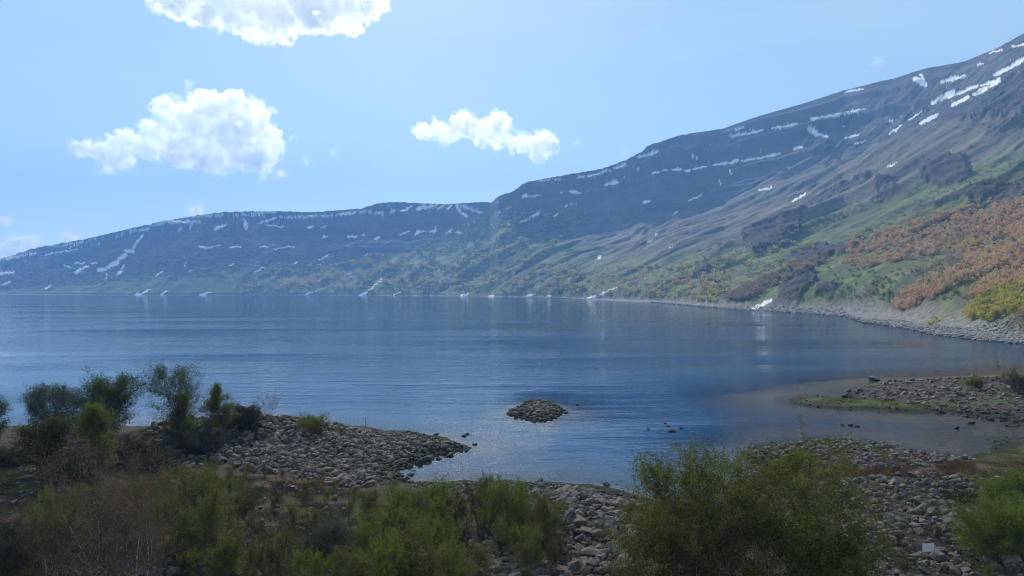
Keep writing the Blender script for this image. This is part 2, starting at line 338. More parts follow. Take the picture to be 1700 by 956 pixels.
# snow
SNOW = [(1520,131,1536,140,8),(1528,124,1533,131,4),(1562,136,1590,128,5),(1590,130,1603,125,3),(1649,125,1675,113,5),(1675,113,1702,96,6),(1629,142,1660,131,3),
 (1617,157,1640,145,6),(1640,145,1660,134,5),(1580,175,1608,161,5),(1548,171,1583,151,6),(1556,162,1600,153,3),(1574,162,1623,142,4),(1528,205,1557,190,4),(1508,200,1531,184,1.5),(1476,223,1496,208,2.5),
 (1347,198,1392,190,4),(1392,190,1436,181,3),(1281,213,1300,210,3),(1300,210,1321,206,4),(1212,226,1240,222,3),(1240,222,1266,216,3.5),(1343,214,1360,224,8),(1360,224,1374,226,3),
 (1318,247,1331,244,3.5),(1232,267,1262,262,3),(1262,262,1295,255,3),(1212,269,1226,266,3.5),(1404,229,1424,224,2.5),(1419,238,1436,234,1.5),(1404,152,1433,148,2.5),(1476,201,1482,199,4),
 (1260,316,1281,312,2.5),(1315,335,1337,321,2),(1473,277,1488,270,1.5),(1680,77,1702,74,2.5),(1643,88,1663,83,2.5),(1623,108,1632,105,3),(1220,215,1234,211,3),
 (1247,514,1262,507,2.5),(1258,509,1280,498,5),
 (1059,261,1078,256,3.5),(1076,257,1093,250,4),(1019,279,1037,273,4.5),(952,295,991,290,2),(991,290,1012,282,2),(891,300,933,297,1.5),(1001,307,1012,305,3),(1008,305,1025,302,5),(1051,276,1059,280,2.5),
 (1082,288,1095,285,2.5),(1101,283,1108,282,2),(1115,282,1130,281,2.5),(1138,284,1146,282,4),(1150,281,1172,276,2.5),(1185,274,1208,270,3.5),(1211,271,1226,266,3.5),(1145,260,1159,263,2.5),(867,327,876,325,3.5),(880,326,897,324,2),
 (920,320,936,320,1.2),(946,317,964,321,2.5),(938,342,956,337,2),(865,368,880,361,3.5),(880,361,896,353,2.5),(839,374,852,372,1.6),(920,360,926,354,2.2),(1194,298,1196,308,2.2),(1211,282,1213,289,2.2),
 (1069,336,1077,334,3.5),(1117,356,1125,351,2.5),(1143,334,1166,323,1.2),(1074,402,1082,398,3),(1088,390,1093,387,1.8),(1111,412,1118,408,1.8),(993,429,998,425,2.5),(823,353,837,351,1.5),
 (975,495,990,490,2.5),(984,492,1003,486,4),(1003,486,1030,473,1),(765,491,776,487,3),(812,491,820,490,2.5),(876,491,889,488,2.5),(909,491,914,490,2),
 (419,351,458,350,4),(380,357,442,357,1.8),(429,371,458,362,1.8),(458,362,504,360,2.2),(504,360,525,358,2),(406,365,409,380,5),(525,359,560,357,2.2),(563,356,590,353,3),(595,352,618,350,2),
 (440,373,470,376,1.4),(510,377,521,376,3.5),(533,377,542,375,2),(615,354,634,352,2.5),(634,351,636,358,2),(649,353,654,349,4),(667,351,685,342,2.5),(693,347,705,341,5),(703,346,724,340,4),(726,348,737,341,2.5),(742,348,750,341,2.5),
 (758,341,765,352,5),(765,352,775,360,4),(766,341,785,349,3.5),(785,349,799,353,2.5),(536,394,541,392,3),(577,393,592,392,2.5),(602,391,606,390,2),(621,398,630,393,2),(662,390,679,384,1.8),
 (689,388,695,384,4),(695,385,707,384,2),(714,385,724,383,3),(722,383,724,376,2.5),(742,388,750,381,2.5),(758,384,767,388,2.8),(380,410,401,409,1.6),(432,409,446,410,1.6),(455,413,489,409,1.6),
 (425,451,437,443,1.8),(486,439,494,435,2),(530,431,546,422,1.2),(533,446,536,450,2),(527,468,538,460,1.3),(606,425,609,421,1.4),
 (507,489,525,482,2.6),(597,490,610,484,3.4),(610,484,618,477,2),(618,477,634,463,.9),(654,490,665,484,2.2),
 (-40,436,0,430,5),(0,429,30,426,5),(30,425,59,420,3.5),(67,424,128,414,1.4),(0,454,23,452,3.5),(-40,458,0,454,4),(4,473,15,468,3.2),(79,409,99,406,1.8),(104,408,138,401,1.5),(114,411,158,396,1.3),
 (127,452,134,446,4.5),(132,446,146,442,3.4),(106,440,119,445,1.5),(124,437,142,436,1.5),(152,437,161,436,1.8),(221,412,228,402,4.5),(228,402,237,390,4),(210,417,223,417,5),(198,429,209,423,5.5),
 (178,443,188,439,6),(184,440,197,434,6),(163,448,176,447,5.5),(194,456,201,450,4.5),(202,446,207,440,2.5),(177,453,177,464,1.6),(74,480,85,473,1.4),
 (230,382,247,380,3),(249,373,272,370,2.6),(274,367,300,368,4),(300,368,331,368,4),(294,383,301,379,2.4),(315,380,319,370,3),(296,360,370,357,1.8),(215,384,227,382,3),(188,394,205,387,1.8),
 (356,380,366,377,4),(366,377,375,373,3),(331,409,345,412,2.6),(345,412,364,407,1.8),(393,410,402,409,1.4),(380,442,387,438,1.5),(305,443,309,437,1.8),(257,459,270,451,1.5),(312,452,319,448,1.4),
 (225,489,240,486,2.6),(238,486,249,480,2),(267,489,277,483,2.2),(333,489,350,485,1.8)]
snow = np.zeros(Xa.shape)
sx_ = pX+3.6*fbm2(pX/7, ppy/7, 3, 91)+1.3*fbm2(pX/2.5, ppy/2.5, 2, 93); sy_ = ppy+2.8*fbm2(pX/7, ppy/6, 3, 92)+1.2*fbm2(pX/2.2, ppy/2.2, 2, 94)
for (x1, y1, x2, y2, wd) in SNOW:
    ci = np.where((px > min(x1, x2)-12) & (px < max(x1, x2)+12))[0]
    if len(ci) == 0: continue
    s = slice(ci[0], ci[-1]+1)
    d_, t_ = d_seg(sx_[s], sy_[s], x1, y1, x2, y2)
    snow[s] = np.maximum(snow[s], sst(.7, -.3, d_-wd*.54*(.75+.35*np.sin(t_*3.1))))
# fine residual specks on the high ledges
sp = sst(.44, .52, fbm2(pX/6, ppy/2.4, 3, 95))*sst(.62, .75, H_)*sst(.0, .2, fbm2(pX/60, ppy/30, 2, 96))*.9
snow = np.maximum(snow, sp)
dirty = (.86+.06*fbm2(pX/6, ppy/6, 2, 97))
snc = np.stack([dirty*1.0, dirty*.98, dirty*.97], -1)
col = col*(1-snow[..., None])+snc*snow[..., None]
col = np.clip(col, .01, .9)

def grid_faces(nx, ny):
    a = (np.arange(nx-1)[:, None]*ny+np.arange(ny-1)[None]).ravel()
    return np.stack([a, a+ny, a+ny+1, a+1], 1)
m_mt, nt, out = mat('mountain_ground')
at = N(nt, 'Attribute', attribute_name='Col'); g = N(nt, 'NewGeometry'); P = g.outputs['Position']
n1 = noise(nt, P, .16, 8, .72)
v_ = math_(nt, 'MULTIPLY_ADD', n1, 1.2); nt.nodes[-1].inputs[2].default_value = .4
cc = N(nt, 'VectorMath', operation='SCALE'); L(nt, at.outputs['Color'], cc.inputs[0]); L(nt, v_, cc.inputs['Scale'])
b = N(nt, 'BsdfPrincipled'); b.inputs['Roughness'].default_value = .95; b.inputs['Specular IOR Level'].default_value = .15
L(nt, cc.outputs[0], b.inputs['Base Color'])
bm = N(nt, 'Bump'); bm.inputs['Strength'].default_value = .55; bm.inputs['Distance'].default_value = 4.0
L(nt, n1, bm.inputs['Height']); L(nt, bm.outputs[0], b.inputs['Normal']); L(nt, b.outputs[0], out.inputs[0])
me = mesh_np('mountain_slopes', np.stack([Xa, Ya, Za], -1).reshape(-1, 3), grid_faces(len(px), NT), m_mt, True, cols=col.reshape(-1, 3))
tag(obj('mountains', me), kind='structure')
# nearest visible slope point for a direction (source pixel)
runmin = np.minimum.accumulate(ppy, 1)
def slope_at(x, y):
    i = int(np.clip(np.searchsorted(px, x), 0, len(px)-1))
    j = int(np.argmax(runmin[i] <= y))
    return float(Xa[i, j]), float(Ya[i, j]), float(Za[i, j])

# ================================================================== NEAR LAND, LAKE BED AND LAKE
A = [(-900, 76), (-200, 76), (0, 75), (220, 75), (300, 75.5), (380, 77), (470, 77), (520, 76.5), (600, 74.5), (690, 72), (740, 69.5), (772, 66.3)]
A = [WD(*p) for p in A]+[W(*p) for p in [(782, 742), (775, 748), (745, 751), (718, 757), (705, 765), (680, 769), (662, 779), (660, 790), (690, 800), (740, 801), (765, 796), (800, 799), (850, 797), (890, 799), (930, 799), (985, 805),
     (1040, 815), (1065, 826), (1100, 832), (1140, 828), (1190, 808), (1240, 790), (1275, 783), (1262, 772), (1238, 762), (1232, 750), (1260, 740), (1310, 732), (1380, 727), (1430, 731), (1460, 738),
     (1500, 745), (1540, 749), (1580, 757), (1620, 759), (1650, 752), (1640, 740), (1655, 730), (1700, 726), (1760, 722), (1800, 700)]]
A += [W(1900, 690), W(2300, 640), (300, 60), (300, -80), (-300, -80), (-300, 76)]
Bp = [W(*p) for p in [(1308, 667), (1322, 659), (1350, 656), (1385, 661), (1410, 663), (1412, 655), (1398, 649), (1425, 642), (1450, 637), (1500, 632), (1560, 630), (1650, 628), (1720, 626), (1900, 615), (2100, 600)]]
Bp += [W(2100, 700), W(1900, 720), W(1800, 705), W(1730, 698), W(1680, 694), W(1630, 690), W(1580, 683), W(1540, 686), W(1490, 684), W(1450, 680), W(1400, 680), W(1350, 675), W(1320, 672)]
Ip = [W(*p) for p in [(842, 686), (858, 676), (876, 667), (905, 666), (925, 673), (940, 684), (922, 692), (900, 699), (880, 697), (860, 691)]]
MOUNDS = [(*WD(300, 63), 5.0, 4.2, 1.5), (*WD(392, 65), 3.6, 4.4, 1.0), (*WD(470, 68), 4.0, 3.6, .9), (*WD(540, 70), 4, 3, .45), (*WD(890, 42), 6, 4, 1.0), (*WD(200, 62), 4, 4, .3),
          (*WD(1600, 39), 8, 4, .4), (*WD(1380, 64), 6, 3, .25), (*WD(1620, 101), 12, 5, .7), (*W(890, 683), 2.2, 3.0, .05), (*WD(40, 46), 6, 4, .9), (*WD(320, 38), 6, 4, .4)]
def near_z(x, y, detail=True):
    x = np.asarray(x, float); y = np.asarray(y, float)
    wxx = x+.9*fbm2(x/3, y/3, 3, 101); wyy = y+.9*fbm2(x/3, y/3, 3, 102)
    sa = sd_poly(wxx, wyy, A); sb = sd_poly(wxx, wyy, Bp); si = sd_poly(wxx, wyy, Ip)
    s = np.maximum(np.maximum(sa, sb), si)
    z = np.where(s > 0, 1.0*(1-np.exp(-np.clip(s, 0, None)/7))+.015*np.clip(s, 0, 30), -(.26-.225*sst(17, 27, x))*np.clip(-s, 0, None)-.006*np.clip(-s, 0, 60)**2)
    z = np.maximum(z, -9)
    for mx, my, sxx, syy, hh in MOUNDS:
        z = z+hh*np.exp(-((x-mx)/sxx)**2-((y-my)/syy)**2)*sst(-1, 3, s)
    if detail:
        lm = sst(-2, 2, s)
        z = z+lm*(.32*fbm2(x/4.5, y/4.5, 4, 103)+.13*fbm2(x/.9, y/.9, 3, 104))*sst(-.2, 1.2, np.abs(s))
    return z
def hit(x, y):
    z = 1.
    for _ in range(14):
        D = (CAMZ-z)*FPX/(y-CY); X = (x-CX)/FPX*D; z = .5*z+.5*float(near_z(np.array([X]), np.array([D]))[0])
    return X, D, z
gx = np.unique(np.concatenate([np.linspace(-290, -62, 50), np.arange(-62, 92, .28), np.linspace(92, 270, 60)]))
gy = np.unique(np.concatenate([np.linspace(-70, 30, 30), np.arange(30, 78, .25), np.arange(78, 122, .4), np.linspace(122, 175, 24)]))
GX, GY = np.meshgrid(gx, gy, indexing='ij')
GZ = near_z(GX, GY)
# cover
f1 = fbm2(GX/6, GY/6, 4, 111); f2 = fbm2(GX/1.3, GY/1.3, 4, 112); f3 = fbm2(GX/.5, GY/.5, 2, 113)
soil = np.array([.062, .048, .038])*(1+.6*f2+.4*f3)[..., None]
gcol = soil
mo = (sst(.0, .3, f1+.5*f2)*.7)[..., None]; gcol = gcol*(1-mo)+np.array([.045, .055, .020])*(1+.5*f3)[..., None]*mo
dry = np.zeros(GX.shape)
for (x0, y0, sx0, sy0, a0) in [(*W(1580, 775, 1), 11, 4.5, 1.), (*W(420, 770, 2), 6, 1.5, .5), (*W(150, 765, 1.5), 10, 2.5, .6), (*W(30, 860, 1.5), 6, 4, .7), (*W(1000, 930, 1.5), 2.5, 3, .7), (*W(1690, 790, 1), 6, 3, .8), (*W(480, 800, 1), 5, 1.6, .6)]:
    dry = np.maximum(dry, a0*np.exp(-((GX-x0)/sx0)**2-((GY-y0)/sy0)**2))
dw = (np.clip(dry*1.3+.5*f2*dry, 0, 1))[..., None]
gcol = gcol*(1-dw)+np.array([.115, .072, .048])*(1+.6*f3+.3*f2)[..., None]*dw
GREENS = [(*W(1340, 668), 4.5, 1.6, 1.), (*W(1500, 676), 10, 1.8, 1.), (*W(1400, 742), 7, 3, .7), (*W(1660, 756), 6, 2, .8), (*W(650, 860, 1), 7, 5, .5)]
gm = np.zeros(GX.shape)
pth = in_poly(GX+.3*f2, GY+.3*f2, [W(*p, 1.3) for p in [(1395, 925), (1440, 933), (1520, 948), (1600, 975), (1600, 1040), (1380, 1040)]])[..., None]*.8
gcol = gcol*(1-pth)+np.array([.15, .12, .10])*(1+.35*f3)[..., None]*pth
for (x0, y0, sx0, sy0, a0) in GREENS: gm = np.maximum(gm, a0*np.exp(-((GX-x0)/sx0)**2-((GY-y0)/sy0)**2))
gm = np.clip(gm*1.2+.6*f2*gm, 0, 1)[..., None]
gcol = gcol*(1-gm)+np.array([.085, .095, .022])*(1+.5*f3)[..., None]*gm
wd_ = sst(.30, .10, GZ+.10*f2)[..., None]; gcol = gcol*(1-wd_)+np.array([.024, .023, .014])*(1+.5*f3)[..., None]*wd_
wet = sst(-.02, -.14, GZ+.04*f2)[..., None]
bed = np.array([.095, .062, .036])*(1+.35*f1+.5*f2)[..., None]
gcol = gcol*(1-wet)+(bed*.95*(1+.9*fbm2(GX/.7, GY/.7, 3, 114))[..., None])*wet
gcol = np.clip(gcol, .006, .6)
m_gr, nt, out = mat('shore_ground')
at = N(nt, 'Attribute', attribute_name='Col'); g = N(nt, 'NewGeometry'); P = g.outputs['Position']
n1 = noise(nt, P, 5, 6, .7)
v_ = math_(nt, 'MULTIPLY_ADD', n1, 1.4); nt.nodes[-1].inputs[2].default_value = .3
cc = N(nt, 'VectorMath', operation='SCALE'); L(nt, at.outputs['Color'], cc.inputs[0]); L(nt, v_, cc.inputs['Scale'])
b = N(nt, 'BsdfPrincipled'); b.inputs['Roughness'].default_value = .95; b.inputs['Specular IOR Level'].default_value = .2
L(nt, cc.outputs[0], b.inputs['Base Color'])
bm = N(nt, 'Bump'); bm.inputs['Strength'].default_value = .8; bm.inputs['Distance'].default_value = .12
L(nt, n1, bm.inputs['Height']); L(nt, bm.outputs[0], b.inputs['Normal']); L(nt, b.outputs[0], out.inputs[0])
tag(obj('ground', mesh_np('ground', np.stack([GX, GY, GZ], -1).reshape(-1, 3), grid_faces(len(gx), len(gy)), m_gr, True, cols=gcol.reshape(-1, 3))), kind='structure')
# deep bed and land under everything
m_bed, nt, out = mat('lake_bed'); d = N(nt, 'BsdfDiffuse'); g = N(nt, 'NewGeometry')
L(nt, mixc(nt, noise(nt, g.outputs['Position'], .05, 4), (.05, .045, .035), (.09, .075, .055)), d.inputs[0]); L(nt, d.outputs[0], out.inputs[0])
q = 3850.
tag(obj('lake_bed', mesh_np('lake_bed', [(-q, -280, -12), (q, -280, -12), (q, q, -12), (-q, q, -12)], [(0, 1, 2, 3)], m_bed)), kind='structure')

# water
wxs = np.unique(np.concatenate([[-3600, -2500, -1500, -800, -400, -200], np.arange(-120, 200, .8), [260, 400, 700, 1200]]))
wys = np.unique(np.concatenate([[-78, -20, 20], np.arange(34, 135, .6), [150, 180, 250, 400, 700, 1100, 1600, 2100]]))
WX, WY = np.meshgrid(wxs, wys, indexing='ij')
dp = np.clip(-near_z(WX, WY, False), 0, 20)
inn = (WX > -285) & (WX < 265) & (WY > -75) & (WY < 170); dp = np.where(inn, dp, 9)
m_w, nt, out = mat('lake_water')
g = N(nt, 'NewGeometry'); P = g.outputs['Position']
def stretch(sx, sy, rot=0):
    mp = N(nt, 'Mapping'); mp.inputs['Scale'].default_value = (sx, sy, 1); mp.inputs['Rotation'].default_value = (0, 0, rot); L(nt, P, mp.inputs[0]); return mp.outputs[0]
h1 = noise(nt, stretch(.16, .55, .12), 1.0, 3, .6)
h2 = noise(nt, stretch(.8, 2.1, -.15), 1.0, 3, .6)
h3 = noise(nt, stretch(4.0, 8, .3), 1.0, 2, .6)
patch = noise(nt, stretch(.006, .030, .08), 1.0, 5, .62)
amp_ = ramp(nt, patch, .36, .64)
hs = math_(nt, 'ADD', math_(nt, 'MULTIPLY', h1, .12), math_(nt, 'ADD', math_(nt, 'MULTIPLY', h2, .040), math_(nt, 'MULTIPLY', h3, .002)))
dn = N(nt, 'Attribute', attribute_name='depth')
shal = ramp(nt, dn.outputs['Fac'], 0, 5.5)
am2 = math_(nt, 'MULTIPLY', math_(nt, 'ADD', math_(nt, 'MULTIPLY', amp_, 1.15), .22), math_(nt, 'ADD', math_(nt, 'MULTIPLY', shal, .7), .3))
bm = N(nt, 'Bump'); bm.inputs['Strength'].default_value = 1; bm.inputs['Distance'].default_value = 1
L(nt, math_(nt, 'MULTIPLY', hs, am2), bm.inputs['Height'])
gl = N(nt, 'BsdfGlossy'); gl.inputs['Roughness'].default_value = .04; L(nt, bm.outputs[0], gl.inputs['Normal'])
fr = N(nt, 'Fresnel'); fr.inputs[0].default_value = 1.55; L(nt, bm.outputs[0], fr.inputs['Normal'])
tr = N(nt, 'BsdfTransparent'); df = N(nt, 'BsdfDiffuse')
tr.inputs[0].default_value = (.92, .88, .76, 1)
df.inputs[0].default_value = (.008, .060, .150, 1)
body = N(nt, 'MixShader'); k = N(nt, 'MapRange'); k.inputs[1].default_value = 0; k.inputs[2].default_value = 3.0; L(nt, dn.outputs['Fac'], k.inputs[0])
L(nt, math_(nt, 'POWER', k.outputs[0], .9), body.inputs[0]); L(nt, tr.outputs[0], body.inputs[1]); L(nt, df.outputs[0], body.inputs[2])
sf = N(nt, 'MixShader'); L(nt, math_(nt, 'MULTIPLY', fr.outputs[0], math_(nt, 'SUBTRACT', 1.0, g.outputs['Backfacing'])), sf.inputs[0]); L(nt, body.outputs[0], sf.inputs[1]); L(nt, gl.outputs[0], sf.inputs[2]); L(nt, sf.outputs[0], out.inputs[0])
tag(obj('lake_water', mesh_np('lake_water', np.stack([WX, WY, WX*0], -1).reshape(-1, 3), grid_faces(len(wxs), len(wys)), m_w, True, {'depth': dp.ravel()})), kind='structure')

# haze
m_h, nt, out = mat('haze'); pv = N(nt, 'VolumePrincipled')
pv.inputs['Color'].default_value = (.25, .51, .98, 1); pv.inputs['Density'].default_value = .00027; pv.inputs['Anisotropy'].default_value = .1
L(nt, pv.outputs[0], out.inputs['Volume'])
X0, X1, Y0, Y1, Z0, Z1 = -4000, 4000, -320, 4000, -13, 640
hv = [(x, y, z) for z in (Z0, Z1) for y in (Y0, Y1) for x in (X0, X1)]
hf = [(0, 2, 3, 1), (4, 5, 7, 6), (0, 1, 5, 4), (2, 6, 7, 3), (0, 4, 6, 2), (1, 3, 7, 5)]
tag(obj('haze', mesh_np('haze', hv, hf, m_h)), kind='stuff')

# ================================================================== CLOUDS
def ico(sub):
    import bmesh
    bm = bmesh.new(); bmesh.ops.create_icosphere(bm, subdivisions=sub, radius=1)
    v = np.array([p.co[:] for p in bm.verts]); f = np.array([[q.index for q in fc.verts] for fc in bm.faces]); bm.free(); return v, f
ICO = {s: ico(s) for s in (1, 2, 3, 5)}
def vapour(name, dens, g, sc=None):
    m, nt, out = mat(name); vs = N(nt, 'VolumeScatter'); vs.inputs['Color'].default_value = (.999, .999, .999, 1)
    vs.inputs['Density'].default_value = dens; vs.inputs['Anisotropy'].default_value = g
    if sc:
        gg = N(nt, 'NewGeometry'); L(nt, math_(nt, 'MULTIPLY', ramp(nt, noise(nt, gg.outputs['Position'], sc, 3, .6), .40, .56), dens), vs.inputs['Density'])
    L(nt, vs.outputs[0], out.inputs['Volume']); return m
m_c = vapour('cloud_vapour', .022, .60); m_cw = vapour('wispy_cloud_vapour', .0035, .62); m_c2 = vapour('thin_cloud_vapour', .0060, .62)
def hull(allb, cx, cy, k, vox, seed, flat, am0, m):
    V = []; F = []; n = 0; v0, f0 = ICO[3]
    for (bx_, by_, r, dz, mn) in allb:
        c = np.array([(bx_-cx)*k, dz*k, -(by_-cy)*k]); R = r*k
        v = v0*R*np.array([1, .7 if mn else 1, flat]); p = v+c
        s1 = 1/(max(r, 12)*k*.45); dsp = 0; am = .55
        for o_ in range(5):
            dsp = dsp+am*(1-2*np.abs(v3(p[:, 0]*s1, p[:, 1]*s1, p[:, 2]*s1, seed+o_))); am *= .55; s1 *= 2.1
        v = v*(1+.62*(dsp-.3))[:, None]
        V.append(v+c); F.append(f0+n); n += len(v0)
    me0 = mesh_np('tmp', np.concatenate(V), np.concatenate(F))
    o0 = bpy.data.objects.new('tmp', me0); C.objects.link(o0)
    rm = o0.modifiers.new('r', 'REMESH'); rm.mode = 'VOXEL'; rm.voxel_size = vox*k; rm.use_smooth_shade = False
    dg = bpy.context.evaluated_depsgraph_get(); me1 = bpy.data.meshes.new_from_object(o0.evaluated_get(dg)); bpy.data.objects.remove(o0)
    nv = len(me1.vertices); co = np.empty(nv*3, np.float32); me1.vertices.foreach_get('co', co); co = co.reshape(-1, 3)
    no = np.empty(nv*3, np.float32); me1.vertices.foreach_get('normal', no); no = no.reshape(-1, 3)
    s1 = 1/(11*k); am = am0*k*vox; q0 = co.copy()
    for o_ in range(4):
        co += no*(am*(.55-1.6*np.abs(v3(q0[:, 0]*s1, q0[:, 1]*s1, q0[:, 2]*s1, seed+50+o_))))[:, None]; am *= .55; s1 *= 1.9
    me1.vertices.foreach_set('co', co.ravel()); me1.update(); me1.materials.clear(); me1.materials.append(m); return me1
def cloud(name, blobs, Y, label, vox, seed, puff=14, grp=None, flat=.8):
    rs = np.random.RandomState(seed); k = Y/FPX
    allb = []; wisps = []
    for (bx_, by_, r) in blobs:
        allb.append((bx_, by_, r, 0, 1))
        for _ in range(puff):
            a_ = rs.uniform(0, 2*np.pi); rr = r*rs.uniform(.6, 1.08); q = r*rs.uniform(.10, .40)
            allb.append((bx_+rr*np.cos(a_), by_+rr*np.sin(a_)*flat, q, rs.uniform(-.8, .8)*r, 0))
        for _ in range(puff*2):
            a_ = rs.uniform(0, 2*np.pi); rr = r*rs.uniform(.9, 1.3)+rs.uniform(0, 3); q = max(1.2, r*rs.uniform(.03, .10))
            allb.append((bx_+rr*np.cos(a_), by_+rr*np.sin(a_)*flat, q, rs.uniform(-.5, .5)*r, 0))
        for _ in range(7):
            a_ = rs.uniform(0, 2*np.pi); rr = r*rs.uniform(.8, 1.15)+rs.uniform(0, 5); q = 2.5+r*rs.uniform(.08, .30)
            wisps.append((bx_+rr*np.cos(a_), by_+rr*np.sin(a_)*flat, q, rs.uniform(-.5, .5)*r, 0))
    cx = np.mean([b[0] for b in blobs]); cy = np.mean([b[1] for b in blobs])
    o = obj(name, hull(allb, cx, cy, k, vox, seed, flat, 4.4, m_c), loc=((cx-CX)*k, Y, CAMZ+(CY-cy)*k))
    tag(o, label, 'cloud', grp or 'clouds over the lake')
    obj('wisps', hull(wisps, cx, cy, k, vox*1.1, seed+7, flat, 7.0, m_cw), o); return o
cloud('cumulus_cloud', [(345, 174, 24), (384, 178, 25), (425, 192, 18), (268, 176, 15), (300, 192, 22), (340, 212, 34), (400, 222, 34), (440, 226, 19), (456, 244, 12), (436, 262, 17), (248, 214, 13), (276, 224, 24), (240, 244, 21), (205, 232, 16), (200, 260, 19), (166, 250, 15), (140, 248, 9), (125, 243, 5), (310, 252, 26), (355, 262, 23), (400, 260, 20), (176, 280, 8), (440, 286, 7), (462, 290, 4)],
      5200, 'large white cumulus cloud above the left half of the lake', 1.6, 1)
cloud('cumulus_cloud', [(290, -5, 34), (350, 2, 34), (410, 15, 36), (470, 15, 40), (530, 8, 42), (590, 8, 32), (620, 12, 16), (470, 55, 16), (440, 48, 18), (588, 44, 12), (325, 28, 12)],
      5200, 'wide white cumulus cloud cut by the top edge of the sky', 1.6, 2)
cloud('cumulus_cloud', [(705, 218, 12), (728, 213, 10), (765, 206, 19), (745, 224, 12), (795, 222, 17), (826, 205, 17), (830, 230, 14), (862, 240, 14), (903, 240, 19), (895, 262, 9), (880, 236, 10)],
      5200, 'middle-sized ragged cumulus cloud above the notch of the crater rim', 1.3, 3)
cloud('cumulus_cloud', [(28, 408, 15), (50, 402, 11), (8, 416, 12)], 5400, 'small cumulus cloud low over the left end of the rim', 1.0, 4, 8)
cloud('cloud_puff', [(6, 366, 8), (-8, 370, 9)], 5400, 'small cloud puff cut by the left edge above the low rim', 1.0, 5, 6)
cloud('cloud_puff', [(113, 393, 9), (126, 397, 6)], 5400, 'tiny cloud puff just showing over the rising left rim', 1.0, 6, 6)
cloud('cloud_puff', [(326, 351, 9)], 5400, 'low cloud sliver over the flat middle of the left rim', 1.0, 7, 6)

for (cx_, cy_, rr_, lb_) in [(488, 230, 6, 'small wisp just right of the large cumulus'), (506, 268, 9, 'ragged wisp below and right of the large cumulus'), (556, 253, 7, 'lone wisp between the large and the middle cumulus'),
                             (1458, 104, 7, 'tiny wisp above the high right slope'), (315, 143, 8, 'wisp just above the top of the large cumulus'), (956, 240, 6, 'faint wisp right of the middle cumulus'), (1036, 250, 8, 'faint wisp close above the crater rim')]:
    rw = np.random.RandomState(int(cx_)); k_ = 5200/FPX
    bb = [(cx_+rw.normal()*rr_*.7, cy_+rw.normal()*rr_*.45, rr_*rw.uniform(.12, .42), rw.normal()*rr_*.3, 0) for _ in range(16)]
    o = obj('cloud_wisp', hull(bb, cx_, cy_, k_, .8, int(cx_), .7, 5.0, m_cw), loc=((cx_-CX)*k_, 5200, CAMZ+(CY-cy_)*k_)); tag(o, lb_, 'cloud', 'clouds over the lake')
# the cloud high over the lake, above the picture, that keeps the near shore in shade
def shade_cloud(x, y, rx, ry, seed, label, alt=1250):
    t = (alt-1)/SUN.z; cxx, cyy = x+SUN.x*t, y+SUN.y*t
    rs = np.random.RandomState(seed); V = []; F = []; n = 0; v0, f0 = ICO[3]
    for i in range(14):
        a_ = rs.uniform(0, 6.28); rr = math.sqrt(rs.uniform(0, 1))*.62
        c = np.array([rx*rr*math.cos(a_), ry*rr*math.sin(a_), rs.uniform(-12, 12)])
        q = rs.uniform(.40, .6); v = v0*np.array([rx*q, ry*q, 42])
        p = v+c; v = v*(1+.22*v3(p[:, 0]/50, p[:, 1]/50, p[:, 2]/50, seed))[:, None]
        V.append(v+c); F.append(f0+n); n += len(v0)
    me0 = mesh_np('tmp', np.concatenate(V), np.concatenate(F)); o0 = bpy.data.objects.new('tmp', me0); C.objects.link(o0)
    rm = o0.modifiers.new('r', 'REMESH'); rm.mode = 'VOXEL'; rm.voxel_size = 7
    dg = bpy.context.evaluated_depsgraph_get(); me1 = bpy.data.meshes.new_from_object(o0.evaluated_get(dg)); bpy.data.objects.remove(o0)
    me1.materials.clear(); me1.materials.append(m_c2)
    tag(obj('cumulus_cloud', me1, loc=(cxx, cyy, alt)), label, 'cloud', 'clouds over the lake')
shade_cloud(-75, 5, 230, 95, 9, 'broad cloud high above the picture that shades the near shore')

# ================================================================== STONES
rs = np.random.RandomState(5)
def rock_mesh(sub, seed):
    r = np.random.RandomState(seed); v, f = ICO[sub]; v = v.copy()
    for _ in range(10):
        n_ = r.normal(size=3); n_ /= np.linalg.norm(n_); c = r.uniform(.42, .80); d = v@n_-c
        v -= np.where(d > 0, d, 0)[:, None]*n_*.92
    v *= (1+.10*v3(v[:, 0]*1.7+seed, v[:, 1]*1.7, v[:, 2]*1.7, seed)+.04*v3(v[:, 0]*5, v[:, 1]*5, v[:, 2]*5, seed+3))[:, None]
    v *= np.array([1.0, r.uniform(.7, .95), r.uniform(.55, .8)]); return v, f
m_rock = mat_rock('boulder_stone', (.038, .026, .020), (.20, .145, .112), (.065, .060, .030))
HI = [rock_mesh(3, 100+i) for i in range(12)]; LO = [rock_mesh(2, 200+i) for i in range(10)]; TI = [rock_mesh(1, 300+i) for i in range(8)]
HIM = [mesh_np('boulder', v, f, m_rock, False) for v, f in HI]
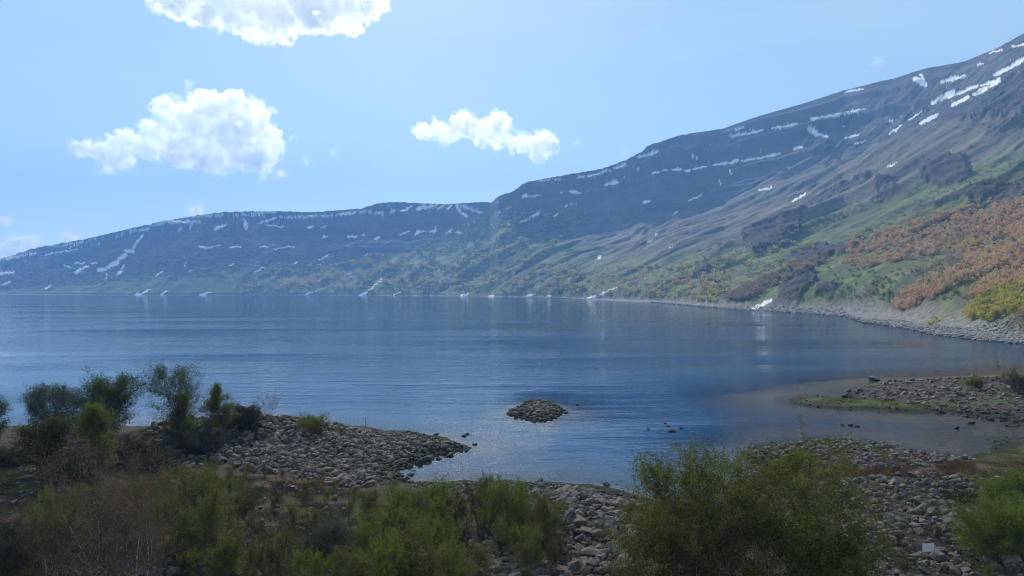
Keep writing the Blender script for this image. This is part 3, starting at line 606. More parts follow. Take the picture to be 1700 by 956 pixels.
# regions as source-pixel areas on the near land: polygon, number, size range, height guess, zone name
ZONES = [
 ([(235, 740), (330, 712), (470, 700), (530, 700), (640, 712), (760, 728), (782, 744), (735, 755), (680, 772), (655, 790), (600, 800), (480, 790), (380, 775), (290, 765)], 4200, (.16, .85), 1.0, 'boulder field on the left spit'),
 ([(560, 720), (700, 716), (782, 742), (700, 765), (660, 785), (600, 790)], 1500, (.16, .5), .3, 'boulder field on the left spit'),
 ([(660, 790), (740, 802), (850, 796), (1000, 805), (1100, 830), (1060, 850), (900, 840), (800, 830), (700, 815)], 1500, (.14, .5), .5, 'stone bank along the little cove'),
 ([(880, 800), (1000, 808), (1080, 835), (1050, 960), (900, 990), (790, 990), (800, 930), (930, 900), (910, 840)], 900, (.3, .95), 1.3, 'big boulder heap between the two thickets'),
 ([(780, 890), (900, 880), (940, 960), (800, 990)], 130, (.4, 1.05), 1.5, 'big boulder heap between the two thickets'),
 ([(0, 760), (240, 745), (480, 790), (700, 810), (800, 850), (800, 1000), (-50, 1000), (-50, 800)], 1100, (.12, .5), 1.5, 'scrub ground at the lower left'),
 ([(230, 925), (480, 925), (480, 985), (230, 985)], 60, (.4, .9), 1.6, 'scrub ground at the lower left'),
 ([(-40, 745), (240, 712), (300, 700), (420, 700), (430, 740), (280, 770), (-40, 790)], 700, (.2, .7), 2, 'dark bank under the left trees'),
 ([(1238, 750), (1310, 733), (1430, 731), (1540, 750), (1640, 765), (1500, 790), (1380, 780), (1290, 785), (1240, 770)], 1300, (.22, .7), .4, 'low point right of the cove'),
 ([(1380, 790), (1500, 780), (1700, 790), (1760, 800), (1760, 1000), (1400, 1000), (1400, 850)], 2600, (.14, .75), 1.2, 'stony flat at the lower right'),
 ([(1398, 652), (1440, 640), (1500, 633), (1700, 628), (1800, 624), (1800, 700), (1640, 690), (1560, 678), (1500, 668), (1420, 662)], 2300, (.22, .85), .5, 'grey stone spit on the right'),
 ([(1308, 667), (1350, 656), (1420, 664), (1560, 680), (1640, 690), (1400, 681), (1330, 674)], 260, (.14, .45), .1, 'grey stone spit on the right'),
 ([(842, 686), (858, 676), (876, 666), (905, 665), (925, 673), (940, 684), (922, 692), (900, 699), (880, 698), (860, 691)], 900, (.24, .75), .1, 'dark islet in the lake'),
 ([(1550, 690), (1700, 700), (1720, 745), (1640, 757), (1560, 750)], 90, (.12, .35), 0, 'brown shallows on the right'),
]
stones = []
for zi, (P, n, (a0, a1), zg, zn) in enumerate(ZONES):
    Q = [W(p[0], p[1], zg) for p in P]
    x0, x1 = min(q[0] for q in Q), max(q[0] for q in Q); y0, y1 = min(q[1] for q in Q), max(q[1] for q in Q)
    X = rs.uniform(x0, x1, n*4); Y = rs.uniform(y0, y1, n*4); k = in_poly(X, Y, Q)
    dens = fbm2(X/5, Y/5, 3, 500+zi)
    k &= (dens > (-9 if 'islet' in zn else -.42 if zn[:5] not in ('scrub', 'dark ') else -.02)) & (near_z(X, Y, False) > -.25)
    X = X[k][:n]; Y = Y[k][:n]
    u = rs.uniform(0, 1, len(X)); s = a0+(a1-a0)*u**3.4
    s *= 1+.25*fbm2(X/4, Y/4, 2, 520)
    for x_, y_, s_ in zip(X, Y, s): stones.append((x_, y_, s_, zn))
# loose stones in the water and special single rocks: (px, py, size, dz, zone)
SPEC = [(1452, 631, 1.7, 0, 'flat-topped dark rock at the far tip of the right spit'), (1407, 651, 1.05, 0, 'rounded grey rock standing off the near corner of the right spit'), (959, 672, .42, 0, 'single dark stone in the open water beside the islet'),
        (1114, 716, .85, -.15, 'largest flat rock awash in the lake between islet and right point'), (1130, 711, .45, -.1, None), (1109, 708, .35, -.1, None), (1076, 713, .35, -.1, None), (1104, 703, .25, -.05, None),
        (1398, 706, .5, -.1, None), (1412, 706, .6, -.1, None), (1422, 708, .5, -.1, None), (1612, 703, .8, -.1, 'pale rock alone in the brown shallows by the right spit'), (1588, 711, .5, -.1, None), (1672, 707, .5, -.1, None), (1690, 708, .4, 0, None),
        (777, 721, .4, 0, None), (770, 724, .5, 0, None), (788, 738, .45, 0, None), (747, 756, .7, 0, 'round dark stone at the mouth of the little cove'), (706, 764, .9, .1, 'dark wet boulder where the left spit meets the cove'), (724, 722, .5, 0, None),
        (547, 803, .75, 1.1, 'smooth pale oval stone on the flat behind the left spit'), (960, 868, 1.2, 1.3, None), (975, 884, 1.0, 1.3, None), (1033, 840, .95, .9, None), (1282, 735, .3, 0, None), (1250, 745, .3, 0, None), (1243, 742, .25, 0, None),
        (948, 815, .6, .5, None), (812, 799, .55, .2, None), (897, 798, .5, .1, None), (1007, 806, .5, .1, None)]
Vv, Ff, Vt, Ft = [], [], [], []; nv = nt_ = 0
sx = np.array([q[0] for q in stones]); sy = np.array([q[1] for q in stones]); szz = np.array([q[2] for q in stones]); zz = near_z(sx, sy)
_i = np.array([q[3] == 'dark islet in the lake' for q in stones])
ppx = CX+sx/sy*FPX; ppy2 = CY+(CAMZ-zz)/sy*FPX
vis = (ppx > 5) & (ppx < 1695) & (ppy2 < 945)
score = np.where(vis, szz/sy, 0)
order = np.argsort(-score); indiv = set(order[:262].tolist())
LAB = {'boulder field on the left spit': 'weathered grey boulder among the tumbled stones of the left spit',
 'stone bank along the little cove': 'dark stone on the bank along the near side of the little cove',
 'big boulder heap between the two thickets': 'big angular grey boulder in the heap between the two green thickets',
 'scrub ground at the lower left': 'grey boulder half sunk in the scrub ground at the lower left',
 'dark bank under the left trees': 'dark boulder on the shaded bank under the left trees',
 'low point right of the cove': 'mossy stone on the low dark point right of the cove',
 'stony flat at the lower right': 'rounded grey stone on the stony flat at the lower right',
 'grey stone spit on the right': 'pale grey boulder on the stone spit across the shallows',
 'dark islet in the lake': 'dark wet stone heaped on the little islet in the lake',
 'brown shallows on the right': 'small stone standing in the brown shallows on the right'}
def rotm(r):
    q = r.normal(size=4); q /= np.linalg.norm(q); a, b_, c, d = q
    return np.array([[a*a+b_*b_-c*c-d*d, 2*(b_*c-a*d), 2*(b_*d+a*c)], [2*(b_*c+a*d), a*a-b_*b_+c*c-d*d, 2*(c*d-a*b_)], [2*(b_*d-a*c), 2*(c*d+a*b_), a*a-b_*b_-c*c+d*d]])
for i in range(len(stones)):
    x_, y_, s_, zn = stones[i]; z_ = zz[i]
    if i in indiv:
        o = obj('boulder', HIM[rs.randint(12)], loc=(x_, y_, z_+s_*.10)); o.rotation_euler = (rs.normal()*.25, rs.normal()*.25, rs.uniform(0, 6.28))
        k = s_*.62; o.scale = (k*rs.uniform(.9, 1.15), k, k*rs.uniform(.85, 1.1)); tag(o, LAB[zn], 'boulder', 'boulders of the '+zn)
    else:
        v, f = (LO if s_/y_ > .0055 else TI)[rs.randint(8)]
        a_ = rs.uniform(0, 6.28); ca, sa_ = math.cos(a_), math.sin(a_); tx, ty = rs.normal(size=2)*.25
        R = np.array([[ca, -sa_, 0], [sa_, ca, 0], [0, 0, 1]])@np.array([[1, 0, tx], [0, 1, ty], [-tx, -ty, 1]])
        vv = (v*s_*.60)@R.T+np.array([x_, y_, z_+s_*.10]); Vv.append(vv); Ff.append(f+nv); nv += len(v)
tag(obj('stones', mesh_np('stones', np.concatenate(Vv), np.concatenate(Ff), m_rock, False)), 'countless smaller grey stones strewn over the spits and the near shore', 'stones', kind='stuff')
for i, (x_, y_, s_, dz, lb) in enumerate(SPEC):
    X, Y, Z = hit(x_, y_) if dz > .2 else (*W(x_, y_), 0); Zg_ = float(near_z(np.array([X]), np.array([Y]))[0])
    zt = max(Zg_, .03) if dz <= .2 else Zg_
    o = obj('boulder', HIM[i % 12], loc=(X, Y, zt+s_*.08)); o.rotation_euler = (0, 0, rs.uniform(0, 6.28)); k = s_*.6
    o.scale = (k*1.1, k*1.1, k*(.6 if i in (0, 3) else .8))
    tag(o, lb or ('small dark stone breaking the water close to the shore' if dz <= .2 else 'large pale boulder in the heap beside the right thicket'), 'boulder', None if lb else ('stones standing in the lake' if dz <= .2 else 'large boulders by the thicket'))
# gravel and boulders of the far right beach
V, F, n = [], [], 0
m_rock2 = mat_rock('beach_stone', (.16, .15, .14), (.34, .32, .30), (.2, .19, .15))
for i in range(5200):
    p_ = rs.uniform(1080, 1740); f_ = rs.uniform(.0, 1)**1.3
    D0 = float(tab(p_, SHORE)); wdd = float(np.interp(p_, px, wid[:, 0])); 
    i_ = int(np.searchsorted(px, p_)); i_ = min(i_, len(px)-1)
    D1 = D0+f_*wdd*1.6; x_ = (p_-CX)/FPX*D1
    j_ = int(np.searchsorted(Ya[i_], D1)); z_ = float(Za[i_, min(j_, NT-1)])
    if z_ > 6: continue
    s_ = rs.uniform(.12, .36)+(.9*rs.uniform(0, 1)**8); v, f = TI[rs.randint(8)]
    V.append(v*s_+np.array([x_, D1, max(z_, 0)])); F.append(f+n); n += len(v)
tag(obj('beach_stones', mesh_np('beach_stones', np.concatenate(V), np.concatenate(F), m_rock2, False)), 'pale stones along the foot of the far right slope', 'stones', kind='stuff')

# ================================================================== VEGETATION
def tubes(segs, sides=4):
    p0 = np.array([s[0] for s in segs]); p1 = np.array([s[1] for s in segs]); r0 = np.array([s[2] for s in segs]); r1 = np.array([s[3] for s in segs])
    d = p1-p0; d /= np.linalg.norm(d, axis=1)[:, None]+1e-9
    up = np.where(np.abs(d[:, 2:3]) > .9, [[1., 0, 0]], [[0, 0, 1.]]); a = np.cross(d, up); a /= np.linalg.norm(a, axis=1)[:, None]; b = np.cross(d, a)
    n = len(segs); V = np.zeros((n, 2*sides, 3)); F = []
    for k in range(sides):
        an = 2*math.pi*k/sides; o_ = a*math.cos(an)+b*math.sin(an); V[:, k] = p0+o_*r0[:, None]; V[:, sides+k] = p1+o_*r1[:, None]
    base = np.arange(n)[:, None]*2*sides
    for k in range(sides):
        k2 = (k+1) % sides; F.append(np.concatenate([base+k, base+k2, base+sides+k2, base+sides+k], 1))
    return V.reshape(-1, 3), np.concatenate(F)
def leaves(pts, size, r, asp=.55, droop=0.):
    n = len(pts); d = r.normal(size=(n, 3)); d[:, 2] -= droop; d /= np.linalg.norm(d, axis=1)[:, None]
    e_ = np.cross(d, r.normal(size=(n, 3))); e_ /= np.linalg.norm(e_, axis=1)[:, None]
    s = (size*r.uniform(.6, 1.35, n))[:, None]
    V = np.stack([pts-d*s*.5, pts+e_*s*asp*.5, pts+d*s*.5, pts-e_*s*asp*.5], 1).reshape(-1, 3)
    return V, np.arange(n*4).reshape(-1, 4)
def plant(seed, h, wd, stems=1, nbr=26, tw=5, nleaf=6000, prof='oval', lean=.1, r0=.06, up=.5, spread=.14, base=.15, clump=1.0):
    """skeleton of stems, branches and twigs, and the points where leaves sit"""
    r = np.random.RandomState(seed); allsegs = []; tips = []
    for s in range(stems):
        segs = []; allsegs.append(segs)
        az = r.uniform(0, 6.28); ln = r.uniform(.3, 1)*lean*(1 if stems == 1 else 2.2); hh = h*r.uniform(.78, 1) if s else h
        pts = [np.array([r.normal()*.06*stems, r.normal()*.06*stems, -.15])]
        nseg = 9; cur = np.array([math.cos(az)*ln, math.sin(az)*ln, 1.])
        for i in range(nseg):
            cur = cur+r.normal(size=3)*.07; cur[2] = 1; pts.append(pts[-1]+cur*hh/nseg)
        rad = lambda t: r0*(1-t*.9)/math.sqrt(stems)
        for i in range(nseg): segs.append((pts[i], pts[i+1], rad(i/nseg), rad((i+1)/nseg)))
        nb_ = nbr//stems+1
        for b_ in range(nb_):
            t = base+(1-base)*(b_+r.uniform(0, 1))/nb_; t = min(t, .99); q = t*nseg; i = int(q); P0 = pts[i]+(pts[i+1]-pts[i])*(q-i)
            tt = (t-base)/(1-base)
            if prof == 'oval': wf = math.sin(math.pi*min(1, (tt*.86+.12)))**.7
            elif prof == 'cone': wf = (1-tt)**.8*.95+.08
            elif prof == 'fan': wf = .45+.55*tt
            else: wf = (1-.55*tt)
            az2 = r.uniform(0, 6.28); Lb = wd*.5*wf*r.uniform(.55, 1.15)*1.2; u_ = up*r.uniform(.5, 1.5)+.5*tt
            dr = np.array([math.cos(az2), math.sin(az2), u_]); dr /= np.linalg.norm(dr); P = P0; br = max(rad(t)*.55, .006)
            for k in range(4):
                Pn = P+dr*Lb/4*(1 if k else 1); segs.append((P, Pn, br*(1-k*.22), br*(1-(k+1)*.22))); 
                for _ in range(tw if k else max(1, tw//3)):
                    td = dr+r.normal(size=3)*.75; td /= np.linalg.norm(td); Lt = Lb*r.uniform(.14, .42); s0 = P+(Pn-P)*r.uniform(0, 1); s1 = s0+td*Lt
                    if r.uniform() < .5: segs.append((s0, s1, max(.004, br*.3), .003))
                    tips.append((s0, s1))
                P = Pn; dr = dr+r.normal(size=3)*.16; dr[2] += .05; dr /= np.linalg.norm(dr)
    tips_a = np.array([t[0] for t in tips]); tips_b = np.array([t[1] for t in tips])
    wgt = r.uniform(0, 1, len(tips))**clump*np.linalg.norm(tips_b-tips_a, axis=1); wgt /= wgt.sum()
    ix = r.choice(len(tips), nleaf, p=wgt); u = r.uniform(0, 1.08, nleaf)[:, None]
    pts = tips_a[ix]+(tips_b[ix]-tips_a[ix])*u+r.normal(size=(nleaf, 3))*spread
    return allsegs, pts, r
BIRCH = mat_bark('birch_bark', (.42, .40, .36), (.12, .10, .09)); BARK = mat_bark('grey_bark', (.14, .11, .09), (.08, .065, .055)); REDBARK = mat_bark('red_twigs', (.13, .075, .055), (.20, .16, .13))
LG = mat_leaf('birch_leaves', (.060, .090, .030), (.100, .130, .042), (.075, .095, .050))
LY = mat_leaf('sapling_leaves', (.13, .175, .022), (.21, .25, .035), (.16, .17, .034), .5)
LB = mat_leaf('brown_green_leaves', (.075, .070, .022), (.120, .105, .028), (.085, .052, .026), .4)
LS = mat_leaf('silver_leaves', (.080, .100, .070), (.125, .145, .105), (.060, .085, .045), .4)
LR = mat_leaf('red_brown_buds', (.17, .088, .055), (.13, .095, .045), (.14, .075, .05), .4)
LD = mat_leaf('dark_scrub', (.055, .062, .034), (.090, .082, .052), (.075, .058, .048), .35)
LO_ = mat_leaf('olive_leaves', (.10, .120, .026), (.19, .20, .04), (.14, .125, .032), .55)
def make_plant(name, loc, label, cat, group, leafm, barkm, lsize, rz=0, **kw):
    o = empty(name, loc, rz); tag(o, label, cat, group)
    kw.setdefault('spread', .10)
    segs, pts, r = plant(**kw)
    for sg1 in segs:
        V, F = tubes(sg1); me = mesh_np('stem', V, F, barkm, True); me.materials.append(REDBARK)
        thin = np.array([q[2] < .014 for q in sg1], np.int32); me.polygons.foreach_set('material_index', np.tile(thin, 4)); obj('trunk' if len(segs) == 1 else 'stem', me, o)
    V, F = leaves(pts, lsize, r); obj('crown', mesh_np('crown', V, F, leafm, False), o); return o
def place(x, y, z=None):
    X, Y, Z = hit(x, y); return (X, Y, Z)
def hpx(pt, ytop):            # height of a thing standing at pt whose top is seen at ytop
    return CAMZ-(ytop-CY)/FPX*pt[1]-pt[2]
def wpx(pt, n): return n/FPX*pt[1]
TR = [ # name, px, base py, top py, width px, label, leaf, bark, lsize, params
 ('birch_tree', -12, 742, 664, 62, 'thin greyish tree cut by the left edge', LS, BARK, .09, dict(clump=.5, spread=.17, lean=.07, tw=7, seed=11, stems=2, nbr=34, nleaf=5500, prof='oval', up=.6)),
 ('birch_tree', 72, 738, 647, 86, 'pale silver-green tree second from the left on the bank', LS, BARK, .09, dict(clump=.5, spread=.17, lean=.07, tw=7, seed=12, stems=3, nbr=44, nleaf=9500, prof='oval', up=.6)),
 ('willow_tree', 68, 790, 700, 84, 'brownish olive bushy tree in front of the pale silver-green one', LB, BIRCH, .085, dict(clump=.5, spread=.17, lean=.07, tw=7, seed=13, stems=3, nbr=44, nleaf=9000, prof='oval', up=.6)),
 ('birch_tree', 132, 742, 645, 64, 'slim pale tree leaning against the dark broad one', LS, BARK, .09, dict(clump=.5, spread=.15, tw=7, seed=14, stems=2, nbr=34, nleaf=6000, prof='oval', up=.6)),
 ('birch_tree', 178, 748, 637, 112, 'broad dark green tree, the largest on the left bank', LG, BARK, .095, dict(clump=.5, spread=.17, lean=.07, tw=7, seed=15, stems=3, nbr=60, nleaf=16000, prof='oval', up=.65)),
 ('birch_tree', 168, 790, 672, 62, 'dark olive tree with one pale trunk before the broad one', LO_, BIRCH, .085, dict(clump=.5, spread=.17, lean=.07, tw=7, seed=16, stems=1, nbr=40, nleaf=8000, prof='oval', up=.6, r0=.08)),
 ('birch_tree', 298, 722, 616, 104, 'tall airy birch with an uneven crown on the rocky crest', LG, BARK, .09, dict(seed=58, stems=3, nbr=54, nleaf=8200, prof='oval', up=.45, clump=.8, lean=.06, spread=.15, tw=7, base=.12)),
 ('birch_tree', 303, 738, 655, 46, 'slim green birch with a pale stem below the airy one', LO_, BIRCH, .085, dict(clump=.5, spread=.17, lean=.07, tw=7, seed=19, stems=1, nbr=34, nleaf=6000, prof='cone', up=.7)),
 ('birch_tree', 370, 712, 637, 62, 'small cone shaped green tree standing alone on the crest', LO_, BARK, .085, dict(clump=.5, spread=.15, tw=7, seed=20, stems=1, nbr=54, nleaf=7500, prof='cone', up=.4, lean=.03, base=.06)),
 ('bare_bush', 447, 700, 661, 48, 'round bare bush with fine twigs against the water', None, BARK, .05, dict(seed=21, stems=5, nbr=60, nleaf=900, prof='fan', up=.9, tw=7, r0=.05, spread=.02)),
 ('dark_bush', 412, 716, 680, 52, 'dark rounded bush on the crest beside the bare twiggy one', LD, BARK, .08, dict(seed=22, stems=5, nbr=50, nleaf=9000, prof='oval', up=.6, base=.02)),
 ('dark_bush', 325, 752, 726, 80, 'low dark bush at the foot of the airy birch', LD, BARK, .08, dict(seed=23, stems=6, nbr=40, nleaf=8000, prof='oval', up=.4, base=.02)),
 ('dark_bush', 218, 768, 742, 70, 'low dark bush right of the broad tree', LD, BARK, .08, dict(seed=24, stems=6, nbr=40, nleaf=7000, prof='oval', up=.4, base=.02)),
 ('dark_bush', 20, 775, 758, 60, 'low dark bush on the bank at the left edge', LD, BARK, .08, dict(seed=25, stems=6, nbr=40, nleaf=7500, prof='oval', up=.4, base=.02)),
 ('dark_bush', 118, 800, 776, 60, 'black-green bush between the two trees with pale trunks', LD, BARK, .08, dict(seed=26, stems=6, nbr=40, nleaf=8000, prof='oval', up=.4, base=.02)),
 ('green_bush', 520, 716, 696, 62, 'low olive bush at the near end of the left spit crest', LO_, BARK, .07, dict(seed=27, stems=6, nbr=30, nleaf=4500, prof='oval', up=.3, base=.02)),
 ('dark_bush', 248, 790, 762, 60, 'small greyish bush on the dark slope below the birches', LD, BARK, .07, dict(seed=28, stems=6, nbr=30, nleaf=5000, prof='oval', up=.4, base=.02)),
 # large near thicket on the right
 ('birch_tree', 1128, 965, 772, 150, 'airy grey-green birch at the left of the big right thicket', LO_, BARK, .080, dict(seed=31, stems=3, nbr=60, nleaf=9300, prof='oval', up=.7, clump=1.4)),
 ('birch_tree', 1082, 1010, 832, 130, 'short olive birch at the lower left of the big right thicket', LO_, BARK, .080, dict(seed=32, stems=4, nbr=60, nleaf=6200, prof='oval', up=.5, base=.05)),
 ('birch_tree', 1215, 1000, 764, 210, 'broad olive birch in the middle of the big right thicket', LO_, BIRCH, .080, dict(seed=33, stems=4, nbr=84, nleaf=11780, clump=2.0, prof='oval', up=.6, base=.08)),
 ('birch_tree', 1345, 1000, 772, 190, 'round dense birch at the right of the big right thicket', LO_, BIRCH, .080, dict(seed=34, stems=4, nbr=84, nleaf=11780, clump=2.0, prof='oval', up=.6, base=.05)),
 ('birch_tree', 1275, 1030, 820, 170, 'leafy birch filling the front of the big right thicket', LO_, BIRCH, .080, dict(seed=35, stems=4, nbr=70, clump=1.8, nleaf=8680, prof='oval', up=.5, base=.05)),
 ('birch_tree', 1165, 1040, 868, 150, 'yellowish birch at the bottom of the big right thicket', LB, BIRCH, .080, dict(seed=36, stems=4, nbr=70, nleaf=7440, prof='oval', up=.5, base=.05)),
 ('birch_tree', 1385, 1040, 880, 120, 'low birch at the bottom right of the big right thicket', LO_, BARK, .080, dict(seed=37, stems=4, nbr=60, nleaf=8680, prof='oval', up=.5, base=.05)),
 # big half-bare trees, lower left
 ('bare_birch', 172, 1010, 800, 190, 'half bare reddish birch with white stems at the lower left', LR, BIRCH, .055, dict(seed=41, stems=7, nbr=100, nleaf=6500, prof='fan', up=1.1, tw=6, r0=.13, lean=.16, base=.12)),
 ('bare_birch', 236, 1020, 825, 130, 'half bare brown birch just right of the reddish one', LR, BIRCH, .055, dict(seed=42, stems=5, nbr=80, nleaf=4500, prof='fan', up=1.1, tw=6, r0=.11, lean=.14, base=.12)),
 ('bare_birch', 95, 1005, 838, 120, 'olive brown birch left of the reddish one', LB, BIRCH, .055, dict(seed=43, stems=5, nbr=80, nleaf=6500, prof='oval', up=.9, tw=6, r0=.10, lean=.14, base=.1)),
 ('dark_bush', 20, 975, 892, 130, 'dark heathery bush in the lower left corner', LD, BARK, .06, dict(seed=44, stems=7, nbr=60, nleaf=14000, prof='oval', up=.5, base=.02)),
 # right lower corner
 ('green_bush', 1655, 930, 858, 105, 'bright green rounded bush near the lower right corner', LY, BARK, .062, dict(seed=45, stems=8, nbr=90, clump=1.5, nleaf=12000, prof='oval', up=.7, base=.02)),
 ('green_bush', 1712, 925, 850, 90, 'bright green bush cut by the right edge', LY, BARK, .062, dict(seed=46, stems=8, nbr=80, nleaf=16000, prof='oval', up=.7, base=.02)),
 ('green_bush', 1652, 842, 808, 70, 'small yellow-green bush above the bright rounded one', LY, BARK, .062, dict(seed=47, stems=6, nbr=50, nleaf=6500, prof='oval', up=.7, base=.02)),
 ('green_bush', 1700, 838, 795, 70, 'yellow-green bush at the right edge above the rounded one', LY, BARK, .062, dict(seed=48, stems=6, nbr=50, nleaf=7500, prof='oval', up=.7, base=.02)),
 ('dark_bush', 1590, 838, 820, 40, 'small dark bush on the stony flat left of the yellow-green one', LD, BARK, .06, dict(seed=49, stems=6, nbr=30, nleaf=3200, prof='oval', up=.5, base=.02)),
 ('dark_bush', 1690, 652, 628, 60, 'dark brown shrub on the far right end of the stone spit', LD, REDBARK, .10, dict(seed=50, stems=6, nbr=40, nleaf=4200, prof='oval', up=.6, base=.02)),
 ('green_bush', 1618, 645, 630, 34, 'small olive shrub on the crest of the right stone spit', LO_, BARK, .10, dict(seed=51, stems=6, nbr=24, nleaf=2200, prof='oval', up=.6, base=.02)),
 ('grey_bush', 556, 900, 872, 44, 'round greyish cushion bush in the open scrub', LS, BARK, .045, dict(seed=52, stems=7, nbr=50, nleaf=6000, prof='oval', up=.7, base=.02)),
 ('dark_bush', 545, 925, 895, 60, 'dark brown cushion bush in front of the greyish one', LD, REDBARK, .05, dict(seed=53, stems=7, nbr=50, nleaf=6000, prof='oval', up=.6, base=.02)),
 ('bare_bush', 1105, 862, 838, 50, 'brown scrub bush by the tip of the cove', LR, REDBARK, .05, dict(seed=54, stems=6, nbr=40, nleaf=3500, prof='oval', up=.7, base=.02)),
]
for (nm, x_, yb, yt, wp, lb, lm, bk, ls, kw) in TR:
    pt = place(x_, yb); hh = hpx(pt, yt); kw['nleaf'] = int(kw['nleaf']*(2.3 if lm else 1)); make_plant(nm, pt, lb, 'tree' if 'birch' in nm or 'tree' in nm else 'bush', None, lm or LD, bk, ls*1.12, h=hh, wd=wpx(pt, wp)*(.98 if yb < 800 else 1.22), **kw)
# saplings: eight kinds of upright feathery young birches, then copies
PROT = []
for i in range(8):
    lm = (LY, LY, LO_, LY, LO_, LB, LY, LO_)[i]
    o = make_plant('birch_sapling', (0, -60, 0), 'x', 'sapling', 'x', lm, BARK, .052, seed=600+i, h=2.1, wd=2.0, stems=4, nbr=48, nleaf=7500, prof='oval', up=1.2, tw=5, r0=.035, lean=.16, base=.04, spread=.05)
    PROT.append(o)
SAP = [ # px, base py, top py, (width factor), cluster
 ('green saplings behind the half bare birches', [(232,860,795),(262,850,790),(300,850,772),(335,880,780),(350,860,776),(378,850,788),(285,905,822),(330,920,838),(355,925,818),(240,905,845),(90,880,815),(60,905,838),(120,870,812),(400,880,812)], 'green birch sapling in the thicket right of the half bare birches'),
 ('saplings in the lower left scrub', [(390,960,880),(365,965,895),(420,970,905),(460,970,880),(440,955,892),(495,985,910),(530,985,918),(560,985,912),(600,985,922),(312,965,905),(345,975,915)], 'bright green birch sapling at the bottom left of the scrub'),
 ('saplings in the middle thicket', [(620,880,815),(645,890,812),(672,880,802),(690,905,818),(712,880,800),(735,900,812),(760,890,815),(668,930,850),(640,925,845),(700,950,860),(610,935,868),(725,940,855)], 'yellow-green birch sapling in the middle thicket by the cove'),
 ('saplings right of the middle thicket', [(790,880,805),(815,890,800),(840,900,810),(865,880,812),(830,860,795),(875,905,828),(900,890,822),(925,905,835),(810,860,790),(855,935,865),(895,950,880),(915,960,895),(880,965,900)], 'tall birch sapling above the boulder heap'),
 ('saplings at the bottom edge', [(650,1000,885),(680,1005,880),(705,1000,895),(735,1005,900),(640,1010,905),(760,990,912),(790,985,905),(575,1000,920),(670,1020,905),(720,1030,915)], 'large bright birch sapling at the bottom middle'),
 ('small saplings by the stony flat', [(1460,870,852),(1490,905,885),(1530,860,842),(1560,890,872),(1600,905,885),(1640,975,940),(1500,960,930),(1440,830,818)], 'tiny green sapling among the stones of the lower right flat'),
 ('small saplings behind the left spit', [(410,795,770),(438,790,768),(470,800,778),(505,830,800),(540,838,815),(455,850,815),(485,870,838),(520,880,845),(580,860,832),(430,905,862),(590,830,808),(555,815,798),(380,800,775)], 'small dull green sapling on the flat behind the left spit'),
]
for gi, (gr, lst, lb) in enumerate(SAP):
    for (x_, yb, yt) in lst:
        pt = place(x_, yb); hh = max(.5, hpx(pt, yt)); kk = hh/2.15
        j = rs.randint(8) if gi < 5 else int(rs.choice([2, 4, 5, 7]))
        wf_ = rs.uniform(.66, 1.0)
        o = copy_tree(PROT[j], pt, rs.uniform(0, 6.28), (kk*wf_, kk*wf_, kk)); tag(o, lb, 'sapling', gr)
for o in PROT:
    for ch in list(o.children): bpy.data.objects.remove(ch)
    bpy.data.objects.remove(o)

# low scrub, heather and grass between the stones
def scrub(name, lab, zones, m, size, hgt, seed):
    r = np.random.RandomState(seed); P = []
    for (poly, n, zg) in zones:
        Q = [W(p[0], p[1], zg) for p in poly]; x0, x1 = min(q[0] for q in Q), max(q[0] for q in Q); y0, y1 = min(q[1] for q in Q), max(q[1] for q in Q)
        X = r.uniform(x0, x1, n*3); Y = r.uniform(y0, y1, n*3); k = in_poly(X, Y, Q) & (fbm2(X/2.6, Y/2.6, 3, seed) > .0); X, Y = X[k][:n], Y[k][:n]
        Z = near_z(X, Y); ok = Z > .08; X, Y, Z = X[ok], Y[ok], Z[ok]
        for _ in range(13):
            u = r.uniform(0, 1, len(X)); R = r.normal(size=(2, len(X)))*.16
            P.append(np.stack([X+R[0], Y+R[1], Z+u*hgt*(.5+.5*np.abs(n2(X/1.2, Y/1.2, 3))*2)], 1))
    P = np.concatenate(P); V, F = leaves(P, size, r, .35, -1.2)
    tag(obj(name, mesh_np(name, V, F, m, False)), lab, name.replace('_', ' '), kind='stuff')
LF = [(-50, 775), (240, 765), (430, 780), (640, 800), (900, 830), (960, 960), (900, 1010), (-60, 1010)]
scrub('low_scrub', 'dark low scrub and heather covering the ground between the stones', [(LF, 11000, 1.5), ([(230, 735), (430, 715), (460, 735), (300, 765)], 1500, 2), ([(-50, 735), (250, 720), (250, 770), (-50, 800)], 2500, 2), ([(1290, 760), (1500, 765), (1700, 780), (1700, 960), (1400, 960), (1380, 800)], 2600, 1)], LD, .085, .28, 701)
scrub('green_grass', 'short olive grass growing in patches among the stones', [(LF, 6000, 1.5), ([(1320, 735), (1480, 738), (1480, 762), (1320, 765)], 1500, .4), ([(1600, 755), (1720, 740), (1720, 770), (1600, 775)], 900, .4), ([(500, 700), (600, 712), (600, 725), (480, 715)], 900, .8), ([(1320, 660), (1420, 665), (1580, 678), (1640, 688), (1500, 682), (1380, 676)], 1800, .1), ([(1420, 800), (1700, 800), (1700, 960), (1430, 960)], 1200, 1)], LO_, .075, .20, 702)
scrub('dry_grass', 'reddish brown dead grass and heather on the flats', [([(1400, 770), (1500, 757), (1720, 760), (1720, 800), (1500, 795), (1400, 790)], 4200, .9), ([(60, 755), (250, 755), (250, 790), (60, 790)], 1600, 1.6), ([(-40, 830), (60, 830), (60, 930), (-40, 940)], 1200, 1.5), ([(440, 790), (560, 785), (600, 815), (460, 815)], 700, .9), ([(960, 915), (1060, 915), (1060, 990), (940, 990)], 800, 1.3)], LR, .080, .16, 703)

